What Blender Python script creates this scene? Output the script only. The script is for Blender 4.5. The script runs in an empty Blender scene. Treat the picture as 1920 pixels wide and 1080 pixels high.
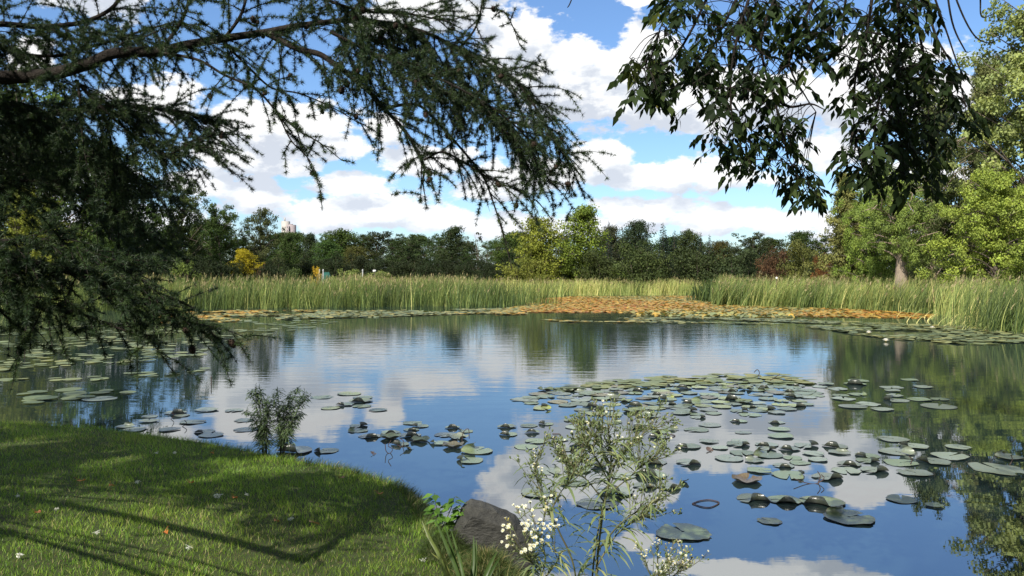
import bpy, math, random
import numpy as np
from mathutils import Vector, Matrix

RNG = np.random.default_rng(7)
random.seed(7)
C = bpy.context.scene.collection
PI = math.pi

# ------------------------------------------------------------------ camera
FPX, EYE, PITCH = 1507.0, 2.2, math.atan(32/1507.0)
cam_d = bpy.data.cameras.new('camera'); cam = bpy.data.objects.new('camera', cam_d); C.objects.link(cam)
cam.location = (0, 0, EYE); cam.rotation_euler = (PI/2 - PITCH, 0, 0)
cam_d.sensor_width = 36; cam_d.lens = FPX/1920*36; cam_d.clip_start = 0.05; cam_d.clip_end = 6000
bpy.context.scene.camera = cam
cp, sp = math.cos(PITCH), math.sin(PITCH)

def ray(px, py):
    x, y = (px-960)/FPX, (540-py)/FPX
    return np.array([x, cp + y*sp, -sp + y*cp])
def P(px, py, d):                       # point seen at a pixel, d metres ahead
    r = ray(px, py); return np.array([0, 0, EYE]) + r*(d/r[1])
def G(px, py, z=0.0):                   # point on a level at height z
    r = ray(px, py); return np.array([0, 0, EYE]) + r*((z-EYE)/r[2])
def in_view(p, m=0.06):                 # p: N x 3
    q = p - np.array([0, 0, EYE]); y = np.maximum(q[:, 1]*cp - q[:, 2]*sp, 1e-3); up = q[:, 1]*sp + q[:, 2]*cp
    return (q[:, 1] > 0.1) & (np.abs(q[:, 0]/y) < 960/FPX + m) & (np.abs(up/y) < 540/FPX + m)

# ------------------------------------------------------------------ helpers
def norm(a): return a/np.maximum(np.linalg.norm(a, axis=-1, keepdims=True), 1e-9)

class MB:
    def __init__(s): s.v = []; s.f = []; s.r = []; s.n = 0; s.m = []
    def add(s, v, f, r=None, m=0):
        v = np.asarray(v, float); f = np.asarray(f, int)
        s.v.append(v); s.f.append(f + s.n); s.n += len(v); s.m.append(np.full(len(f), m))
        s.r.append(np.full(len(v), 0.5) if r is None else np.broadcast_to(r, (len(v),)))
    def mesh(s, name, mats, smooth=False):
        me = bpy.data.meshes.new(name)
        V = np.concatenate(s.v); me.vertices.add(len(V)); me.vertices.foreach_set('co', V.ravel().astype(np.float32))
        tot = np.concatenate([np.full(len(f), f.shape[1]) for f in s.f]); idx = np.concatenate([f.ravel() for f in s.f])
        me.loops.add(len(idx)); me.loops.foreach_set('vertex_index', idx.astype(np.int32))
        st = np.concatenate([[0], np.cumsum(tot)[:-1]])
        me.polygons.add(len(tot)); me.polygons.foreach_set('loop_start', st.astype(np.int32))
        me.polygons.foreach_set('material_index', np.concatenate(s.m).astype(np.int32))
        if smooth: me.polygons.foreach_set('use_smooth', np.ones(len(tot), bool))
        a = me.attributes.new('rnd', 'FLOAT', 'POINT'); a.data.foreach_set('value', np.concatenate(s.r).astype(np.float32))
        for m in (mats if isinstance(mats, (list, tuple)) else [mats]): me.materials.append(m)
        me.update(calc_edges=True); me.validate(); return me
    def build(s, name, mats, parent=None, smooth=False):
        return link(name, s.mesh(name, mats, smooth), parent)

def link(name, me, parent=None):
    o = bpy.data.objects.new(name, me); C.objects.link(o)
    if parent is not None: o.parent = parent
    return o
def tag(o, label=None, cat=None, group=None, kind=None):
    if label: o['label'] = label
    if cat: o['category'] = cat
    if group: o['group'] = group
    if kind: o['kind'] = kind
    return o
def thing(name, label, cat, loc=(0, 0, 0), rz=0, group=None):
    o = bpy.data.objects.new(name, None); C.objects.link(o); o.empty_display_size = .2
    o.location = loc; o.rotation_euler = (0, 0, rz); return tag(o, label, cat, group)

def tube(mb, pts, rad, sides=6, r=0.5, m=0, cap=True):
    pts = np.asarray(pts, float); n = len(pts); rad = np.broadcast_to(rad, (n,))
    t = norm(np.gradient(pts, axis=0)); ref = np.array([0, 0, 1.]) if abs(t[:, 2]).mean() < .8 else np.array([1., 0, 0])
    a = norm(np.cross(t, ref)); b = np.cross(t, a)
    th = np.arange(sides)*2*PI/sides
    v = (pts[:, None] + rad[:, None, None]*(np.cos(th)[None, :, None]*a[:, None] + np.sin(th)[None, :, None]*b[:, None])).reshape(-1, 3)
    i = np.arange(n-1)[:, None]*sides; j = np.arange(sides)[None]; k = (j+1) % sides
    f = np.stack([i+j, i+k, i+sides+k, i+sides+j], -1).reshape(-1, 4)
    mb.add(v, f, r, m)
    if cap: mb.add(np.concatenate([v[-sides:], [pts[-1] + t[-1]*rad[-1]]]), [[q, (q+1) % sides, sides] for q in range(sides)], r, m)

def box(mb, lo, hi, m=0):
    x0, y0, z0 = lo; x1, y1, z1 = hi
    v = [(x0,y0,z0),(x1,y0,z0),(x1,y1,z0),(x0,y1,z0),(x0,y0,z1),(x1,y0,z1),(x1,y1,z1),(x0,y1,z1)]
    mb.add(v, [[0,3,2,1],[4,5,6,7],[0,1,5,4],[1,2,6,5],[2,3,7,6],[3,0,4,7]], None, m)

def smooth_path(pts, n=6):               # Catmull-Rom through the points
    p = np.asarray(pts, float); q = np.concatenate([[2*p[0]-p[1]], p, [2*p[-1]-p[-2]]]); out = []
    for i in range(1, len(q)-2):
        for t in np.linspace(0, 1, n, endpoint=False):
            a, b, c, d = q[i-1], q[i], q[i+1], q[i+2]
            out.append(.5*((2*b) + (c-a)*t + (2*a-5*b+4*c-d)*t*t + (3*b-a-3*c+d)*t**3))
    out.append(p[-1]); return np.array(out)

def leaf_quads(mb, c, ax, nrm, L, W, rnd, m=0, fold=0.0, wide=.45):
    """pointed leaves; c = base point, ax = direction, nrm = rough normal"""
    ax = norm(ax); s = norm(np.cross(ax, nrm)); up = np.cross(s, ax)
    L = np.broadcast_to(L, (len(c),))[:, None]; W = np.broadcast_to(W, (len(c),))[:, None]
    v = np.stack([c, c + ax*L*wide + s*W*.5 + up*W*fold, c + ax*L, c + ax*L*wide - s*W*.5 + up*W*fold], 1).reshape(-1, 3)
    i = np.arange(len(c))[:, None]*4
    if fold: mb.add(v, np.concatenate([i + [0, 1, 2], i + [0, 2, 3]]), np.repeat(rnd, 4), m)
    else: mb.add(v, i + [0, 1, 2, 3], np.repeat(rnd, 4), m)

def ribbons(mb, base, d0, bend, L, W, rnd, seg=3, m=0, side=None, wprof=None):
    """long blades; base N x 3, d0 start direction, bend added to the direction along the blade"""
    n = len(base); L = np.broadcast_to(L, (n,)); W = np.broadcast_to(W, (n,)); pts = [base]; d = d0
    for k in range(seg):
        d = norm(d0 + bend*((k+.5)/seg)**1.3); pts.append(pts[-1] + d*(L/seg)[:, None])
    if side is None:
        a = RNG.uniform(0, 2*PI, n); side = np.stack([np.cos(a), np.sin(a), np.zeros(n)], 1)
    prof = wprof or [1]*1 + [1 - .8*((k+1)/seg)**2 for k in range(seg)]
    v = []
    for k, p in enumerate(pts):
        w = (W*prof[k]*.5)[:, None]; v += [p - side*w, p + side*w]
    v = np.stack(v, 1); per = 2*(seg+1); i = np.arange(n)[:, None]*per
    f = np.concatenate([i + [2*k, 2*k+1, 2*k+3, 2*k+2] for k in range(seg)])
    mb.add(v.reshape(-1, 3), f, np.repeat(rnd, per), m)

def rdir(n):
    v = RNG.normal(size=(n, 3)); return norm(v)

# ------------------------------------------------------------------ node helpers
class NT:
    def __init__(s, tree): s.t = tree; s.n = tree.nodes; s.l = tree.links
    def node(s, typ, **kw):
        nd = s.n.new(typ)
        for k, v in kw.items():
            if k != 'inp': setattr(nd, k, v)
        for k, v in kw.get('inp', {}).items():
            if isinstance(v, bpy.types.NodeSocket): s.l.new(v, nd.inputs[k])
            else: nd.inputs[k].default_value = v
        return nd
    def math(s, op, a, b=None, c=None, clamp=False):
        nd = s.n.new('ShaderNodeMath'); nd.operation = op; nd.use_clamp = clamp
        for i, v in enumerate((a, b, c)):
            if v is None: continue
            if isinstance(v, bpy.types.NodeSocket): s.l.new(v, nd.inputs[i])
            else: nd.inputs[i].default_value = v
        return nd.outputs[0]
    def vmath(s, op, a, b=None):
        nd = s.n.new('ShaderNodeVectorMath'); nd.operation = op
        for i, v in enumerate((a, b)):
            if v is None: continue
            if isinstance(v, bpy.types.NodeSocket): s.l.new(v, nd.inputs[i])
            else: nd.inputs[i].default_value = v
        return nd.outputs['Value'] if op in ('LENGTH', 'DOT_PRODUCT') else nd.outputs[0]
    def mix(s, fac, a, b, blend='MIX'):
        nd = s.n.new('ShaderNodeMix'); nd.data_type = 'RGBA'; nd.blend_type = blend
        for i, v in ((0, fac), (6, a), (7, b)):
            if isinstance(v, bpy.types.NodeSocket): s.l.new(v, nd.inputs[i])
            elif i == 0: nd.inputs[0].default_value = v
            else: nd.inputs[i].default_value = (*v, 1) if len(v) == 3 else v
        return nd.outputs[2]
    def ramp(s, fac, stops, interp='LINEAR'):
        nd = s.n.new('ShaderNodeValToRGB'); cr = nd.color_ramp; cr.interpolation = interp
        while len(cr.elements) < len(stops): cr.elements.new(.5)
        for e, (p, c) in zip(cr.elements, stops): e.position = p; e.color = (*c, 1) if len(c) == 3 else c
        s.l.new(fac, nd.inputs[0]); return nd.outputs[0]
    def maprange(s, v, a, b, c=0., d=1., smooth=False):
        nd = s.n.new('ShaderNodeMapRange'); nd.interpolation_type = 'SMOOTHSTEP' if smooth else 'LINEAR'
        s.l.new(v, nd.inputs[0])
        for i, x in enumerate((a, b, c, d)): nd.inputs[i+1].default_value = x
        return nd.outputs[0]
    def noise(s, vec, scale, detail=4, rough=.55, dim='3D', dist=0):
        nd = s.n.new('ShaderNodeTexNoise'); nd.noise_dimensions = dim
        if vec is not None: s.l.new(vec, nd.inputs['Vector'])
        nd.inputs['Scale'].default_value = scale; nd.inputs['Detail'].default_value = detail
        nd.inputs['Roughness'].default_value = rough; nd.inputs['Distortion'].default_value = dist
        return nd.outputs['Fac']

def new_mat(name):
    m = bpy.data.materials.new(name); m.use_nodes = True; m.node_tree.nodes.clear()
    t = NT(m.node_tree); out = t.node('ShaderNodeOutputMaterial'); return m, t, out
def scaled(t, vec, s):
    return t.node('ShaderNodeMapping', inp={'Vector': vec, 'Scale': s}).outputs[0]

def leaf_mat(name, stops=None, trans=.3, vary=.5, clump=.35, rough=.55, spec=.25, use_obj=False, back=None, tint2=None):
    """foliage: colour by a per-leaf number (stops) or by the plant's own colour, varied by leaf and by clump"""
    m, t, out = new_mat(name)
    r = t.node('ShaderNodeAttribute', attribute_name='rnd').outputs['Fac']
    tc = t.node('ShaderNodeTexCoord').outputs['Object']
    if use_obj:
        oi = t.node('ShaderNodeObjectInfo'); col = oi.outputs['Color']
        col = t.mix(t.math('MULTIPLY', r, .55), col, t.mix(1., col, tint2 or (1.35, 1.1, .6), 'MULTIPLY'))
    else: col = t.ramp(r, stops)
    k = t.math('MULTIPLY_ADD', r, vary, 1 - vary/2)
    nz = t.noise(tc, 1.1 if use_obj else .8, 2)
    k = t.math('MULTIPLY', k, t.math('MULTIPLY_ADD', nz, clump*2, 1 - clump))
    hsv = t.node('ShaderNodeHueSaturation', inp={'Color': col, 'Value': k, 'Hue': t.math('MULTIPLY_ADD', nz, .04, .48)})
    c = hsv.outputs[0]
    if back: c = t.mix(t.node('ShaderNodeNewGeometry').outputs['Backfacing'], c, back)
    p = t.node('ShaderNodeBsdfPrincipled', inp={'Base Color': c, 'Roughness': rough, 'Specular IOR Level': spec})
    tr = t.node('ShaderNodeBsdfTranslucent', inp={'Color': t.mix(1., c, (1.5, 1.5, .7), 'MULTIPLY')})
    mx = t.node('ShaderNodeMixShader', inp={0: trans, 1: p.outputs[0], 2: tr.outputs[0]})
    t.l.new(mx.outputs[0], out.inputs[0]); return m

def solid_mat(name, a, b=None, scale=8, rough=.8, spec=.3, bump=0, stretch=(1, 1, 1), detail=6):
    m, t, out = new_mat(name)
    tc = scaled(t, t.node('ShaderNodeTexCoord').outputs['Object'], stretch)
    nz = t.noise(tc, scale, detail, .65)
    col = t.ramp(nz, [(.3, a), (.7, b or a)])
    p = t.node('ShaderNodeBsdfPrincipled', inp={'Base Color': col, 'Roughness': rough, 'Specular IOR Level': spec})
    if bump:
        b_ = t.node('ShaderNodeBump', inp={'Height': nz, 'Strength': bump, 'Distance': .05}); t.l.new(b_.outputs[0], p.inputs['Normal'])
    t.l.new(p.outputs[0], out.inputs[0]); return m

# ------------------------------------------------------------------ light and sky
SUN_EL, SUN_AZ = math.radians(43), math.radians(208)
sv = Vector((math.sin(SUN_AZ)*math.cos(SUN_EL), math.cos(SUN_AZ)*math.cos(SUN_EL), math.sin(SUN_EL)))
sl = bpy.data.lights.new('sun', 'SUN'); sl.energy = 5.0; sl.angle = math.radians(.5); sl.color = (1, .94, .84)
so = bpy.data.objects.new('sun', sl); C.objects.link(so); so.rotation_euler = sv.to_track_quat('Z', 'Y').to_euler()
so.location = (0, -20, 40)

def make_world():
    w = bpy.data.worlds.new('World'); bpy.context.scene.world = w; w.use_nodes = True
    w.node_tree.nodes.clear(); t = NT(w.node_tree)
    # cloud cover: heaps at given azimuth / elevation on the sky, edges broken up by noise
    g = bpy.data.node_groups.new('cloud_cover', 'ShaderNodeTree')
    g.interface.new_socket('Az', in_out='INPUT', socket_type='NodeSocketFloat'); g.interface.new_socket('El', in_out='INPUT', socket_type='NodeSocketFloat')
    g.interface.new_socket('Cover', in_out='OUTPUT', socket_type='NodeSocketFloat')
    q = NT(g); gi = q.node('NodeGroupInput'); go = q.node('NodeGroupOutput')
    uv = q.node('ShaderNodeCombineXYZ', inp={0: gi.outputs[0], 1: gi.outputs[1], 2: 0.}).outputs[0]
    heaps = [  # px, py, rx, ry as seen from the camera's place
        (1010,140,85,80),(1090,150,130,85),(1190,135,75,85),(1130,190,140,48),(1270,190,110,50),(1380,190,110,60),(1480,190,90,60),
        (1650,130,110,60),(1600,200,90,50),(1565,285,75,40),(1780,180,110,60),(1700,330,110,30),
        (1125,298,65,34),(1240,325,150,36),(1350,335,95,26),(1020,325,70,38),(930,345,70,40),(800,300,95,28),
        (1215,392,100,30),(1330,412,130,28),(1470,420,90,26),(1080,425,90,24),(960,425,90,30),(840,415,90,26),
        (720,392,100,34),(600,402,100,34),(470,365,90,36),(380,345,80,36),(660,345,90,24),(540,315,70,18),
        (560,250,125,58),(480,245,90,58),(430,290,100,34),(320,190,70,40),(255,180,60,30),(640,275,60,26),(720,240,40,30),
        (900,20,85,48),(810,10,90,50),(720,30,70,36),(960,80,50,40),(1200,-6,34,16),(60,110,50,40),
        (1400,-66,110,22),(1260,-56,50,18),(1560,-90,150,40),(860,-70,120,50),(1050,-110,110,40),(150,-60,200,70),(500,-130,160,50),
        (-150,200,200,90),(-350,330,260,70),(-300,50,200,60),(2100,230,160,90),(2300,360,260,70),(2350,80,200,80),(100,330,160,60),(200,430,200,50),(1700,440,200,40)]
    best = None
    for (x, y, rx, ry) in heaps:
        r = ray(x, y); az = math.atan2(r[0], r[1]); el = math.atan2(r[2], math.hypot(r[0], r[1]))
        c = math.cos(az)
        d = q.vmath('MULTIPLY', q.vmath('SUBTRACT', uv, (az, el, 0)), (FPX/(rx*c*c*1.0), FPX/(ry*c), 0))
        le = q.vmath('LENGTH', d)
        best = le if best is None else q.math('SMOOTH_MIN', best, le, .25)
    # heaps elsewhere round the sky
    uv2 = scaled(q, uv, (1.3, 3.6, 1))
    n1 = q.noise(scaled(q, uv, (1.0, 1.9, 1)), 14, 7, .6)
    n2 = q.noise(scaled(q, uv, (1.0, 1.7, 1)), 38, 5, .6)
    bg = q.maprange(q.noise(uv2, 2.2, 3), .38, .62, 1.7, .45)
    side = q.maprange(q.math('ABSOLUTE', gi.outputs[0]), .8, .95, 0, 1); high = q.maprange(gi.outputs[1], .45, .6, 0, 1)
    away = q.math('MAXIMUM', side, high)
    base = q.math('ADD', q.math('MULTIPLY', best, q.math('SUBTRACT', 1, away)), q.math('MULTIPLY', bg, away))
    cov = q.math('SUBTRACT', q.math('MULTIPLY_ADD', q.math('SUBTRACT', n1, .5), 2.7, 1.09), base)
    cov = q.math('MULTIPLY_ADD', q.math('SUBTRACT', n2, .5), .85, cov)
    q.l.new(cov, go.inputs[0])

    tc = t.node('ShaderNodeTexCoord').outputs['Generated']
    sx = t.node('ShaderNodeSeparateXYZ', inp={0: t.vmath('NORMALIZE', tc)})
    az = t.math('ARCTAN2', sx.outputs[0], sx.outputs[1]); el = t.math('ARCSINE', sx.outputs[2])
    def cover(de, da=0.):
        nd = t.n.new('ShaderNodeGroup'); nd.node_tree = g
        t.l.new(t.math('ADD', az, da), nd.inputs[0]); t.l.new(t.math('ADD', el, de), nd.inputs[1]); return nd.outputs[0]
    c0, c1 = cover(0.), cover(.026, -.012)
    mask = t.maprange(c0, -.05, .28, 0, 1, True)
    shade = t.maprange(c1, -.22, .78)
    lit = t.math('SUBTRACT', c0, c1)
    cc = t.ramp(shade, [(.0, (1.0, 1.0, 1.0)), (.35, (.96, .97, .985)), (.7, (.77, .81, .87)), (1., (.62, .67, .76))])
    cc = t.mix(t.maprange(lit, .0, .45, 0, .8), cc, (1.05, 1.05, 1.04))
    cc = t.mix(t.maprange(el, .02, .16, .35, 0), cc, (.78, .87, 1.0))
    sky = t.node('ShaderNodeTexSky', sky_type='NISHITA', sun_disc=False, sun_elevation=SUN_EL, sun_rotation=SUN_AZ, altitude=50, air_density=1.0, dust_density=.6, ozone_density=2.2)
    skyc = t.mix(1., sky.outputs[0], (.80, .97, 1.17), 'MULTIPLY')
    b1 = t.node('ShaderNodeBackground', inp={0: skyc, 1: .088})
    b2 = t.node('ShaderNodeBackground', inp={0: cc, 1: .66})
    mx = t.node('ShaderNodeMixShader', inp={0: mask, 1: b1.outputs[0], 2: b2.outputs[0]})
    o = t.node('ShaderNodeOutputWorld'); t.l.new(mx.outputs[0], o.inputs[0])
make_world()
sc = bpy.context.scene
sc.view_settings.view_transform = 'Standard'; sc.view_settings.look = 'None'; sc.view_settings.exposure = 0.75; sc.view_settings.gamma = 1
sc.cycles.max_bounces = 4; sc.cycles.diffuse_bounces = 2; sc.cycles.glossy_bounces = 2; sc.cycles.transmission_bounces = 2
sc.cycles.use_denoising = True; sc.cycles.denoiser = 'OPENIMAGEDENOISE'; sc.cycles.denoising_input_passes = 'RGB_ALBEDO_NORMAL'

# ------------------------------------------------------------------ terrain
POND = np.array([(-7.07,11.1),(-5.4,10.6),(-3.6,9.67),(-2.6,8.96),(-1.73,8.43),(-1.02,7.7),(-.75,7.09),(-.6,6.5),(-.46,5.95),(-.28,5.5),(.0,5.25),(.35,4.7),
    (.8,4.2),(1.6,3.9),(3,4.0),(6,4.2),(10,4.5),(15,7),(21,13),(25,20),(25,28),(25,38),(22,50),(26,70),(24,82),(10,88),(-4,86),(-12,66),(-22,55),(-34,56),(-48,54),(-50,42),(-40,30),(-26,20),(-15,14.5),(-10,12.2)], float)
def sdist(x, y):                         # > 0 on land
    x = np.asarray(x, float); y = np.asarray(y, float); d = np.full(x.shape, 1e9); ins = np.zeros(x.shape, bool)
    for a, b in zip(POND, np.roll(POND, -1, 0)):
        ex, ey = b - a; wx, wy = x-a[0], y-a[1]
        t = np.clip((wx*ex + wy*ey)/(ex*ex + ey*ey), 0, 1); d = np.minimum(d, np.hypot(wx-t*ex, wy-t*ey))
        cr = (a[1] > y) != (b[1] > y)
        ins ^= cr & (x < (b[0]-a[0])*(y-a[1])/np.where(b[1] == a[1], 1e-9, b[1]-a[1]) + a[0])
    return np.where(ins, -d, d)
def height(x, y):
    s = sdist(x, y); near = np.clip((16 - np.asarray(y, float))/6, 0, 1)
    ln = .13*np.clip(s/.1 + .25, 0, 1)**.5 + .075*np.clip(s - .05, 0, 7) + .012*np.sin(x*2.1 + 1.3*np.sin(y*1.7)) * np.clip(s, 0, 1)
    lf = .06 + .035*np.clip(s, 0, 10)
    land = near*ln + (1-near)*lf
    water = -.06 + np.maximum(s*.6, -.7)
    return np.where(s > -.025, land, water)

def grid_axis(parts):
    return np.unique(np.concatenate([np.linspace(a, b, n) for a, b, n in parts]).round(4))
xs = grid_axis([(-2500,-160,9),(-160,-14,30),(-14,-8,20),(-8,2.4,175),(2.4,8,25),(8,60,30),(60,160,12),(160,2500,9)])
ys = grid_axis([(-2500,-60,8),(-60,-2,16),(-2,3,16),(3,12,155),(12,20,20),(20,100,50),(100,200,12),(200,3000,9)])
X, Y = np.meshgrid(xs, ys); Z = height(X, Y); nx, ny = len(xs), len(ys)
i = (np.arange(ny-1)[:, None]*nx + np.arange(nx-1)[None]).ravel()
mb = MB(); mb.add(np.stack([X, Y, Z], -1).reshape(-1, 3), np.stack([i, i+1, i+nx+1, i+nx], 1))
m_ground, t, out = new_mat('ground')
tc = t.node('ShaderNodeTexCoord').outputs['Object']
na, nb = t.noise(tc, 1.3, 6), t.noise(tc, 30, 4)
col = t.mix(na, (.022, .036, .012), (.05, .06, .022)); col = t.mix(t.maprange(nb, .5, .75), col, (.06, .05, .028))
p = t.node('ShaderNodeBsdfPrincipled', inp={'Base Color': col, 'Roughness': .95, 'Specular IOR Level': .1}); t.l.new(p.outputs[0], out.inputs[0])
tag(mb.build('ground', m_ground, smooth=True), kind='structure', label='grassy ground round the pond', cat='ground')

# ------------------------------------------------------------------ water
m_water, t, out = new_mat('pond_water')
tc = t.node('ShaderNodeTexCoord').outputs['Object']
big = t.noise(scaled(t, tc, (.05, .09, 1)), 1.0, 3)
w1 = t.noise(scaled(t, tc, (.55, 2.2, 1)), 1.5, 4, .5)
w2 = t.noise(scaled(t, tc, (1.0, 2.2, 1)), 6.5, 3, .5)
hgt = t.math('ADD', w1, t.math('MULTIPLY', w2, .10))
sy = t.node('ShaderNodeSeparateXYZ', inp={0: tc}).outputs[1]
amp = t.math('MULTIPLY', t.maprange(big, .35, .65, .35, 1.0), t.maprange(sy, 9, 24, .14, 1.7))
bump = t.node('ShaderNodeBump', inp={'Height': hgt, 'Strength': t.math('MULTIPLY', amp, .045), 'Distance': .10})
fr = t.node('ShaderNodeFresnel', inp={'IOR': 5.2, 'Normal': bump.outputs[0]}).outputs[0]
body = t.node('ShaderNodeBsdfDiffuse', inp={'Color': (.012, .022, .022, 1)})
gl = t.node('ShaderNodeBsdfGlossy', inp={'Color': (.97, .985, 1, 1), 'Roughness': .004, 'Normal': bump.outputs[0]})
mx = t.node('ShaderNodeMixShader', inp={0: fr, 1: body.outputs[0], 2: gl.outputs[0]}); t.l.new(mx.outputs[0], out.inputs[0])
mb = MB(); mb.add([(-70, 2.5, 0), (60, 2.5, 0), (60, 100, 0), (-70, 100, 0)], [[0, 1, 2, 3]])
tag(mb.build('pond_water', m_water), kind='structure', label='still pond water mirroring clouds and trees', cat='water')
# ------------------------------------------------------------------ plant materials
m_crown = leaf_mat('tree_leaves', use_obj=True, trans=.28, vary=.9, clump=.45, spec=.10, rough=.6)
m_needle_far = leaf_mat('conifer_needles', use_obj=True, trans=.1, vary=.6, clump=.35, tint2=(1.1, 1.1, .9))
m_bark = solid_mat('grey_brown_bark', (.05, .042, .034), (.16, .13, .10), 6, .9, .1, .6, (3, 3, .6))
m_barkpale = solid_mat('pale_bark', (.13, .105, .08), (.34, .27, .20), 5, .9, .1, .8, (3, 3, .5))
m_barkdark = solid_mat('dark_bark', (.012, .010, .009), (.04, .034, .028), 14, .9, .1, .8, (2, 2, 2))

# ------------------------------------------------------------------ trees
def profile(shape, u):                   # u 0..1 from crown base to top -> relative radius
    if shape == 'round': return np.sqrt(np.clip(1 - ((u-.45)/.58)**2, .02, 1))
    if shape == 'oval': return np.sqrt(np.clip(1 - ((u-.42)/.6)**2, .02, 1))*np.where(u > .6, 1 - .25*(u-.6), 1)
    if shape == 'dome': return np.sqrt(np.clip(1 - (u/1.03)**2.4, .02, 1))
    if shape == 'cone': return np.clip(1.02 - u, .05, 1)*.85 + .12
    if shape == 'poplar': return np.clip(np.minimum(.55 + 1.4*u, 1.25*(1.06 - u)**.6), .05, 1)
    return np.ones_like(u)

def broadleaf(name, seed, H, R, base, shape, limbs, sub, nleaf, ls, rise=.5, trunk=.3, clump=.17, multi=1, mat=None, bark=None, gap=0., upright=0.):
    g = np.random.default_rng(seed); tb, cb = MB(), MB()
    cents, rads, outs = [], [], []
    for s in range(multi):
        off = np.array([0, 0, 0.]) if multi == 1 else np.array([*g.normal(size=2)*R*.14, 0])
        tops = off*2.2 + [g.normal()*R*.1, g.normal()*R*.1, H*(.93 if s == 0 else g.uniform(.7, .93))]
        zs = np.linspace(0, 1, 9); tr = off + (tops - off)*zs[:, None] + np.stack([np.sin(zs*5 + seed)*R*.05*zs, np.cos(zs*4 + seed*2)*R*.05*zs, zs*0], 1)
        rad = trunk*(1.25 - 1.17*zs**.8); rad[0] *= 1.35
        tube(tb, smooth_path(tr, 3), np.interp(np.linspace(0, 1, 25), zs, rad), 8)
        nl = max(3, limbs//multi)
        for k in range(nl):
            u = (k + g.uniform(.1, .9))/nl; hz = H*(base + (1-base)*u*.97); rr = R*profile(shape, np.array([u]))[0]*g.uniform(.62, 1.12)
            if g.random() < gap: continue
            az = k*2.399 + seed + g.normal()*.35; o = np.array([math.cos(az), math.sin(az), 0])
            start = max(.06*H, hz - rise*rr*g.uniform(.6, 1.1) - upright*rr); p0 = np.array([np.interp(start/H, tr[:, 2]/H, tr[:, c]) for c in range(3)])
            p3 = np.array([p0[0], p0[1], 0]) + o*rr + [0, 0, hz]; p1 = p0*.6 + p3*.4 + [0, 0, .08*rr]
            pp = smooth_path([p0, p1, p3], 4); tube(tb, pp, np.linspace(min(trunk, .5)*.38*(1-.6*u), min(trunk, .5)*.06, len(pp)), 5)
            for q in range(sub):
                f = g.uniform(.35, 1.0) if q else 1.0
                c = pp[min(len(pp)-1, int(f*(len(pp)-1)))] + g.normal(size=3)*rr*np.array([.22, .22, .16])
                cents.append(c); rads.append(R*clump*g.uniform(.6, 1.25)); outs.append(o + [0, 0, .5])
                if q and q % 2 and nleaf > 2000: tube(tb, [pp[int(f*(len(pp)-1))], c], [trunk*.07, trunk*.03], 4)
    cents, rads, outs = np.array(cents), np.array(rads), np.array(outs)
    w = rads**2; pick = g.choice(len(cents), nleaf, p=w/w.sum())
    dirs = norm(g.normal(size=(nleaf, 3))); rr = g.random(nleaf)**.45
    c = cents[pick] + dirs*(rads[pick]*rr)[:, None]*[1, 1, .62]
    c[:, 2] = np.maximum(c[:, 2], .03*H)
    n = norm(dirs*.7 + [0, 0, .55] + norm(outs[pick])*.25 + g.normal(size=(nleaf, 3))*.55)
    ax = np.cross(n, norm(g.normal(size=(nleaf, 3)))); ax[:, 2] -= .25
    cl = g.random(len(cents))[pick]*.45 + g.random(nleaf)*.55
    L = ls*g.uniform(.7, 1.3, nleaf); leaf_quads(cb, c - norm(ax)*L[:, None]*.5, ax, n, L, L*.68, cl)
    return dict(H=H, R=R, trunk=tb.mesh(name + '_trunk', bark or m_bark, True), crown=cb.mesh(name + '_crown', mat or m_crown))

def conifer(name, seed, H, R, nleaf, ls):
    g = np.random.default_rng(seed); tb, cb = MB(), MB()
    tube(tb, [(0, 0, 0), (0, 0, H*.5), (0, 0, H)], [R*.09, R*.06, .02], 7)
    cs, dz = [], []
    for k in range(150):
        u = (k/150)**.9; z = H*(.05 + .93*u); r = R*(1.02-u)**.9*g.uniform(.7, 1.12); az = k*2.399; o = np.array([math.cos(az), math.sin(az), -.18 + .35*u])
        cs.append((np.array([0, 0, z]), o, r))
        if k % 2 == 0: tube(tb, [(0, 0, z), np.array([0, 0, z]) + o*r*.9], [R*.016, .01], 4)
    w = np.array([x[2]**1.3 for x in cs]); pick = g.choice(len(cs), nleaf, p=w/w.sum())
    b = np.array([x[0] for x in cs])[pick]; o = np.array([x[1] for x in cs])[pick]; r = np.array([x[2] for x in cs])[pick]
    f = g.random(nleaf)**.7; sd = np.cross(o, [0, 0, 1.]); s = g.normal(size=nleaf)*.16*r*f
    c = b + o*(r*f)[:, None] + sd*s[:, None]; c[:, 2] -= (f**2)*r*.12 + g.random(nleaf)*.06*R
    ax = norm(o + sd*(np.sign(s)*.6)[:, None] + g.normal(size=(nleaf, 3))*.25 - [0, 0, .25])
    n = norm(np.array([0, 0, 1.]) + g.normal(size=(nleaf, 3))*.6)
    L = ls*g.uniform(.6, 1.3, nleaf); leaf_quads(cb, c, ax, n, L, L*.38, g.random(nleaf))
    return dict(H=H, R=R, trunk=tb.mesh(name + '_trunk', m_bark, True), crown=cb.mesh(name + '_crown', m_needle_far))

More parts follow.
